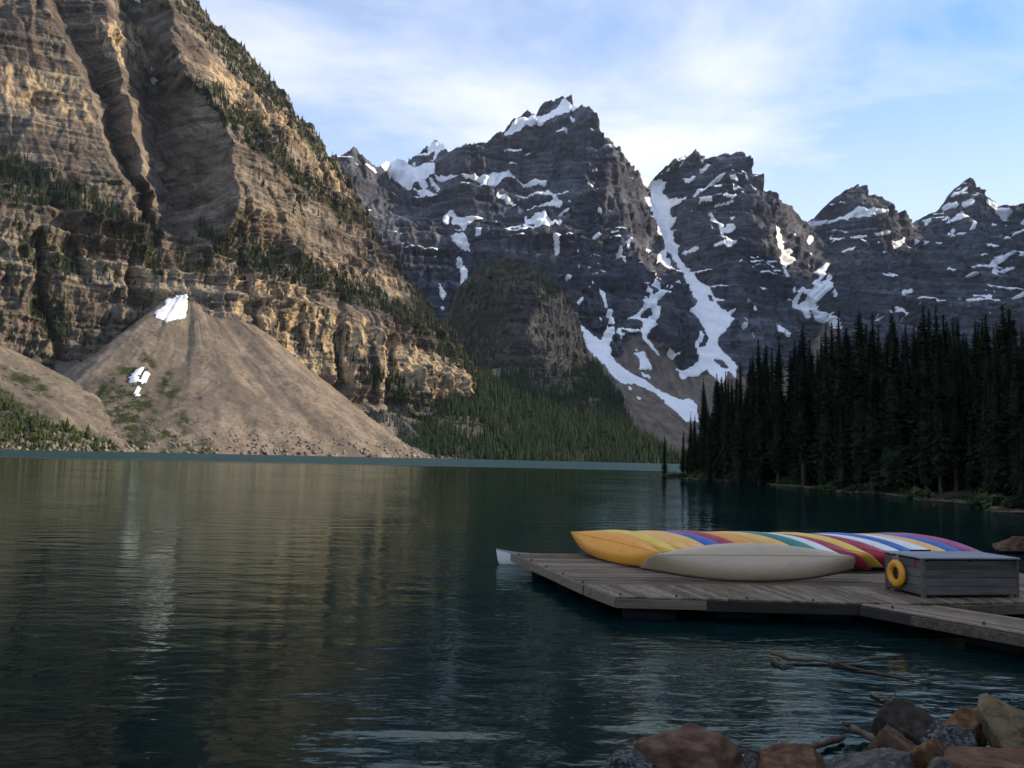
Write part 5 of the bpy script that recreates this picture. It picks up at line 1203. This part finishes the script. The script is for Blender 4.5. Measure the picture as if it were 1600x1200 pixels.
ST = {'brown': stone_material('stone_brown', (0.046, 0.024, 0.013), (0.100, 0.054, 0.030), (0.175, 0.105, 0.065)), 'red': stone_material('stone_red', (0.052, 0.024, 0.012), (0.115, 0.056, 0.028), (0.19, 0.105, 0.058)),
    'orange': stone_material('stone_orange', (0.065, 0.030, 0.012), (0.15, 0.072, 0.028), (0.24, 0.14, 0.07)), 'grey': stone_material('stone_grey', (0.024, 0.020, 0.016), (0.062, 0.052, 0.042), (0.12, 0.105, 0.088), (0.12, 0.112, 0.10), 0.0, 1.8),
    'lichen': stone_material('stone_lichen', (0.010, 0.010, 0.010), (0.03, 0.03, 0.028), (0.07, 0.07, 0.065), (0.15, 0.145, 0.135), 0.1, 2.0), 'ochre': stone_material('stone_ochre', (0.045, 0.038, 0.028), (0.10, 0.082, 0.055), (0.19, 0.155, 0.105), (0.17, 0.11, 0.04), 0.4, 2.6), 'dark': stone_material('stone_dark', (0.016, 0.011, 0.008), (0.036, 0.026, 0.018), (0.07, 0.052, 0.038)), 'shore': stone_material('stone_shore', (0.05, 0.035, 0.026), (0.10, 0.07, 0.052), (0.16, 0.12, 0.09))}
def stone_mesh(seed, sub=5, cuts=16, jag=0.045):
    bm = bmesh.new(); bmesh.ops.create_icosphere(bm, subdivisions=sub, radius=1.0)
    co = np.array([v.co[:] for v in bm.verts]); rs = np.random.RandomState(seed)
    for k in range(cuts):
        n = rs.normal(size=3); n /= np.linalg.norm(n); d = rs.uniform(0.45, 0.82); h = co @ n - d
        co = co - np.where(h > 0, h * 0.97, 0)[:, None] * n
    r = 1 + 0.10 * fbm(co[:, 0] * 1.3, co[:, 1] * 1.3, co[:, 2] * 1.3, 2, seed=seed) + jag * fbm(co[:, 0] * 4, co[:, 1] * 4, co[:, 2] * 4, 5, 0.6, seed=seed + 3)
    co = co * r[:, None]; mx = np.abs(co).max(0); co = co / mx
    for v, c in zip(bm.verts, co): v.co = c
    return bm_mesh('boulder', bm, True)
def boulder(px, top, wpx, D, h, mat, label, seed, depth=0.8, tilt=0.0, group='boulders on the near shore'):
    w = wpx * D / FPX; t = P(px, top, D)
    me = stone_mesh(seed); me.materials.append(ST[mat])
    o = add('boulder', me, None, label=label, cat='rock', group=group)
    h *= 0.85; o.location = (t[0], t[1], t[2] - h / 2); o.scale = (w / 2 * 1.12, w / 2 * depth, h / 2 * 1.06); o.rotation_euler = (0, tilt, 0)
    return o
boulder(1070, 1128, 192, 10.2, 1.0, 'brown', 'large smooth brown boulder alone at the water edge', 3, 0.62, 0.16)
boulder(988, 1177, 88, 9.5, 0.6, 'lichen', 'grey speckled stone in front of the large smooth brown boulder', 5)
boulder(1246, 1171, 122, 9.3, 0.7, 'red', 'rusty brown stone at the bottom edge, right of the large smooth boulder', 7, 0.7)
boulder(1421, 1099, 96, 10.7, 1.0, 'dark', 'dark wet mossy boulder at the water edge beside the thin branch', 9)
boulder(1506, 1100, 88, 10.4, 0.9, 'orange', 'rust orange angular boulder between the dark wet one and the ochre one', 11)
boulder(1590, 1089, 140, 10.0, 0.9, 'ochre', 'big grey and ochre boulder, highest of the near pile', 13)
boulder(1398, 1130, 108, 9.8, 0.9, 'brown', 'pinkish brown boulder in front of the dark wet one', 15)
boulder(1486, 1130, 84, 9.8, 0.6, 'lichen', 'black and white lichened stone wedged mid-pile', 17)
boulder(1466, 1147, 92, 9.35, 0.8, 'orange', 'tan orange stone just below the black and white lichened one', 19, 0.7, 0.1)
boulder(1548, 1146, 185, 8.7, 1.1, 'red', 'big red brown boulder at the lower right of the pile', 21)
boulder(1385, 1174, 155, 8.9, 0.7, 'grey', 'flat mottled grey stone along the bottom edge', 23)
boulder(1478, 1186, 80, 8.45, 0.6, 'grey', 'small rounded grey stone before the big red brown boulder', 25)
boulder(1182, 1176, 48, 9.7, 0.4, 'grey', 'little grey stone right beside the large smooth brown boulder', 27)
boulder(1322, 1186, 70, 9.3, 0.45, 'dark', 'small dark stone between the rusty one and the flat grey one', 29)
boulder(1590, 838, 62, 36.5, 1.0, 'brown', 'brown boulder rising from the lake beyond the grey box', 31, group='boulders in the lake')
_sr = random.Random(6)
_sm = [stone_mesh(40 + i, 3, 10) for i in range(4)]
for i, s in enumerate(_sm): s.materials.append(ST['shore'] if i % 2 else ST['dark'])
for i in range(34):
    px = _sr.uniform(1075, 1600); py = float(np.interp(px, *np.array(SHORE_PX, float).T)); g = on_plane(px, py + _sr.uniform(-0.5, 2.0), 0.0)
    o = add('shore_stone', _sm[i % 4], None, label='small stone at the water line of the forested right shore', cat='stone', group='stones on the right shore'); s = _sr.uniform(0.25, 0.8)
    o.location = (g.x, g.y, 0.05); o.scale = (s, s * 0.8, s * 0.5); o.rotation_euler = (0, 0, _sr.uniform(0, 6))
# stones lying under the water near the shore (too faint to pick apart)
_v = []; _f = []; _o = 0
_b0 = np.array([v.co[:] for v in _sm[0].vertices]); _bf = np.array([p.vertices[:] for p in _sm[0].polygons])
for i in range(110):
    x = _sr.uniform(-5.5, 8.5); y = _sr.uniform(8.6, 16.0); z = float(bed(np.array([x]), np.array([y]))[0]); q = _sr.uniform(0.12, 0.5); an = _sr.uniform(0, 6.28)
    if z > -0.25: q = min(q, 0.2)
    r = _b0 * np.array([q, q * 0.8, q * 0.45]); r = np.stack([r[:, 0] * math.cos(an) - r[:, 1] * math.sin(an), r[:, 0] * math.sin(an) + r[:, 1] * math.cos(an), r[:, 2]], -1)
    _v.append(r + np.array([x, y, min(z, -0.2 - q * 0.5)])); _f.append(_bf + _o); _o += len(_b0)
add('sunken_stones', mesh_np('sunken_stones', np.concatenate(_v), np.concatenate(_f), True), ST['shore'], label='stones scattered on the lake bed under shallow water', kind='stuff')

# gravel and cobbles filling the gaps between the near boulders
_v = []; _f = []; _o = 0
_b1 = stone_mesh(77, 2, 8); _b0 = np.array([v.co[:] for v in _b1.vertices]); _bf = np.array([p.vertices[:] for p in _b1.polygons])
for i in range(420):
    px = _sr.uniform(1130, 1640); D = _sr.uniform(7.6, 10.4); g = P(px, 1150, D); x, y = float(g[0]), float(g[1]); z = float(bed(np.array([x]), np.array([y]))[0]); q = 0.035 + 0.14 * _sr.random() ** 2.5; an = _sr.uniform(0, 6.28)
    r = _b0 * np.array([q, q * 0.8, q * 0.6]); r = np.stack([r[:, 0] * math.cos(an) - r[:, 1] * math.sin(an), r[:, 0] * math.sin(an) + r[:, 1] * math.cos(an), r[:, 2]], -1)
    _v.append(r + np.array([x, y, z + 0.02 + 0.12 * max(0, (x - 4) / 3)])); _f.append(_bf + _o); _o += len(_b0)
add('shore_gravel', mesh_np('shore_gravel', np.concatenate(_v), np.concatenate(_f), True), ST['shore'], label='brown gravel and cobbles between the near boulders', kind='stuff')

def limb(pts, r0, r1, zs):
    n = len(pts); W = [on_plane(px, py, z) for (px, py), z in zip(pts, zs)]
    return W, [r0 + (r1 - r0) * i / (n - 1) for i in range(n)]
M_STICK = wood_material('drift_branch', (0.045, 0.030, 0.020), (0.10, 0.068, 0.045), (0.19, 0.145, 0.11)); M_STICKR = wood_material('drift_red', (0.035, 0.016, 0.012), (0.075, 0.035, 0.026), (0.12, 0.07, 0.055))
def branch(parts, label, mat):
    o0 = parts[0][0][0]; root = empty('driftwood_branch', on_plane(o0[0], o0[1], 0), label=label, cat='branch')
    for i, (pts, r0, r1, zs) in enumerate(parts):
        W, R = limb(pts, r0, r1, zs); rr = random.Random(i + len(pts))
        # resample with small kinks
        Q, RQ = [], []
        for k in range(len(W) - 1):
            for t in (0, 0.33, 0.66):
                Q.append(W[k].lerp(W[k + 1], t) + Vector((rr.uniform(-0.02, 0.02), rr.uniform(-0.04, 0.04), rr.uniform(-0.012, 0.012)))); RQ.append((R[k] * (1 - t) + R[k + 1] * t) * rr.uniform(0.85, 1.2))
        Q.append(W[-1]); RQ.append(R[-1])
        me = tube_mesh('limb', [q - root.location for q in Q], RQ, 7); add('trunk' if i == 0 else 'limb', me, mat, root)
branch([([(1207, 1021), (1235, 1030), (1275, 1031), (1300, 1035), (1340, 1046), (1400, 1057), (1450, 1066), (1492, 1075)], 0.034, 0.009, [0.10, 0.06, 0.05, 0.04, 0.03, 0.02, 0.015, 0.01]), ([(1300, 1036), (1340, 1032), (1386, 1026)], 0.026, 0.012, [0.05, 0.08, 0.12]), ([(1210, 1034), (1225, 1041), (1240, 1041)], 0.03, 0.015, [0.05, 0.03, 0.02])], 'long forked brown branch floating in the water in front of the dock', M_STICK)
branch([([(1362, 1086), (1392, 1096), (1408, 1103), (1440, 1108), (1472, 1116)], 0.022, 0.012, [0.02, 0.05, 0.10, 0.08, 0.05]), ([(1392, 1096), (1396, 1088), (1400, 1084)], 0.015, 0.006, [0.05, 0.08, 0.12])], 'thin grey branch lying against the dark wet boulder', M_STICK)
branch([([(1327, 1132), (1342, 1144), (1368, 1158)], 0.032, 0.045, [0.16, 0.10, 0.02]), ([(1327, 1132), (1322, 1130), (1319, 1131)], 0.04, 0.02, [0.16, 0.18, 0.17])], 'short dark stub of wood poking out of the water', M_STICK)
branch([([(1252, 1172), (1285, 1163), (1317, 1152)], 0.04, 0.035, [0.04, 0.06, 0.05])], 'reddish log half sunk beside the rusty brown stone', M_STICKR)
# ------------------------------------------------------------------ thin mountain air
def build_haze():
    m = bpy.data.materials.new('haze'); m.use_nodes = True; nt = m.node_tree; nt.nodes.clear()
    o = nt.nodes.new('ShaderNodeOutputMaterial'); v = nt.nodes.new('ShaderNodeVolumePrincipled')
    v.inputs['Density'].default_value = 1.8e-5; v.inputs['Color'].default_value = (0.72, 0.84, 1.0, 1); v.inputs['Anisotropy'].default_value = 0.0
    nt.links.new(v.outputs[0], o.inputs['Volume'])
    bm = bmesh.new(); bm_box(bm, (0, 3500, 1200), (32000, 26000, 2420)); me = bm_mesh('haze', bm)
    add('haze', me, m, label='thin bluish mountain air over the whole valley', kind='stuff')
build_haze()
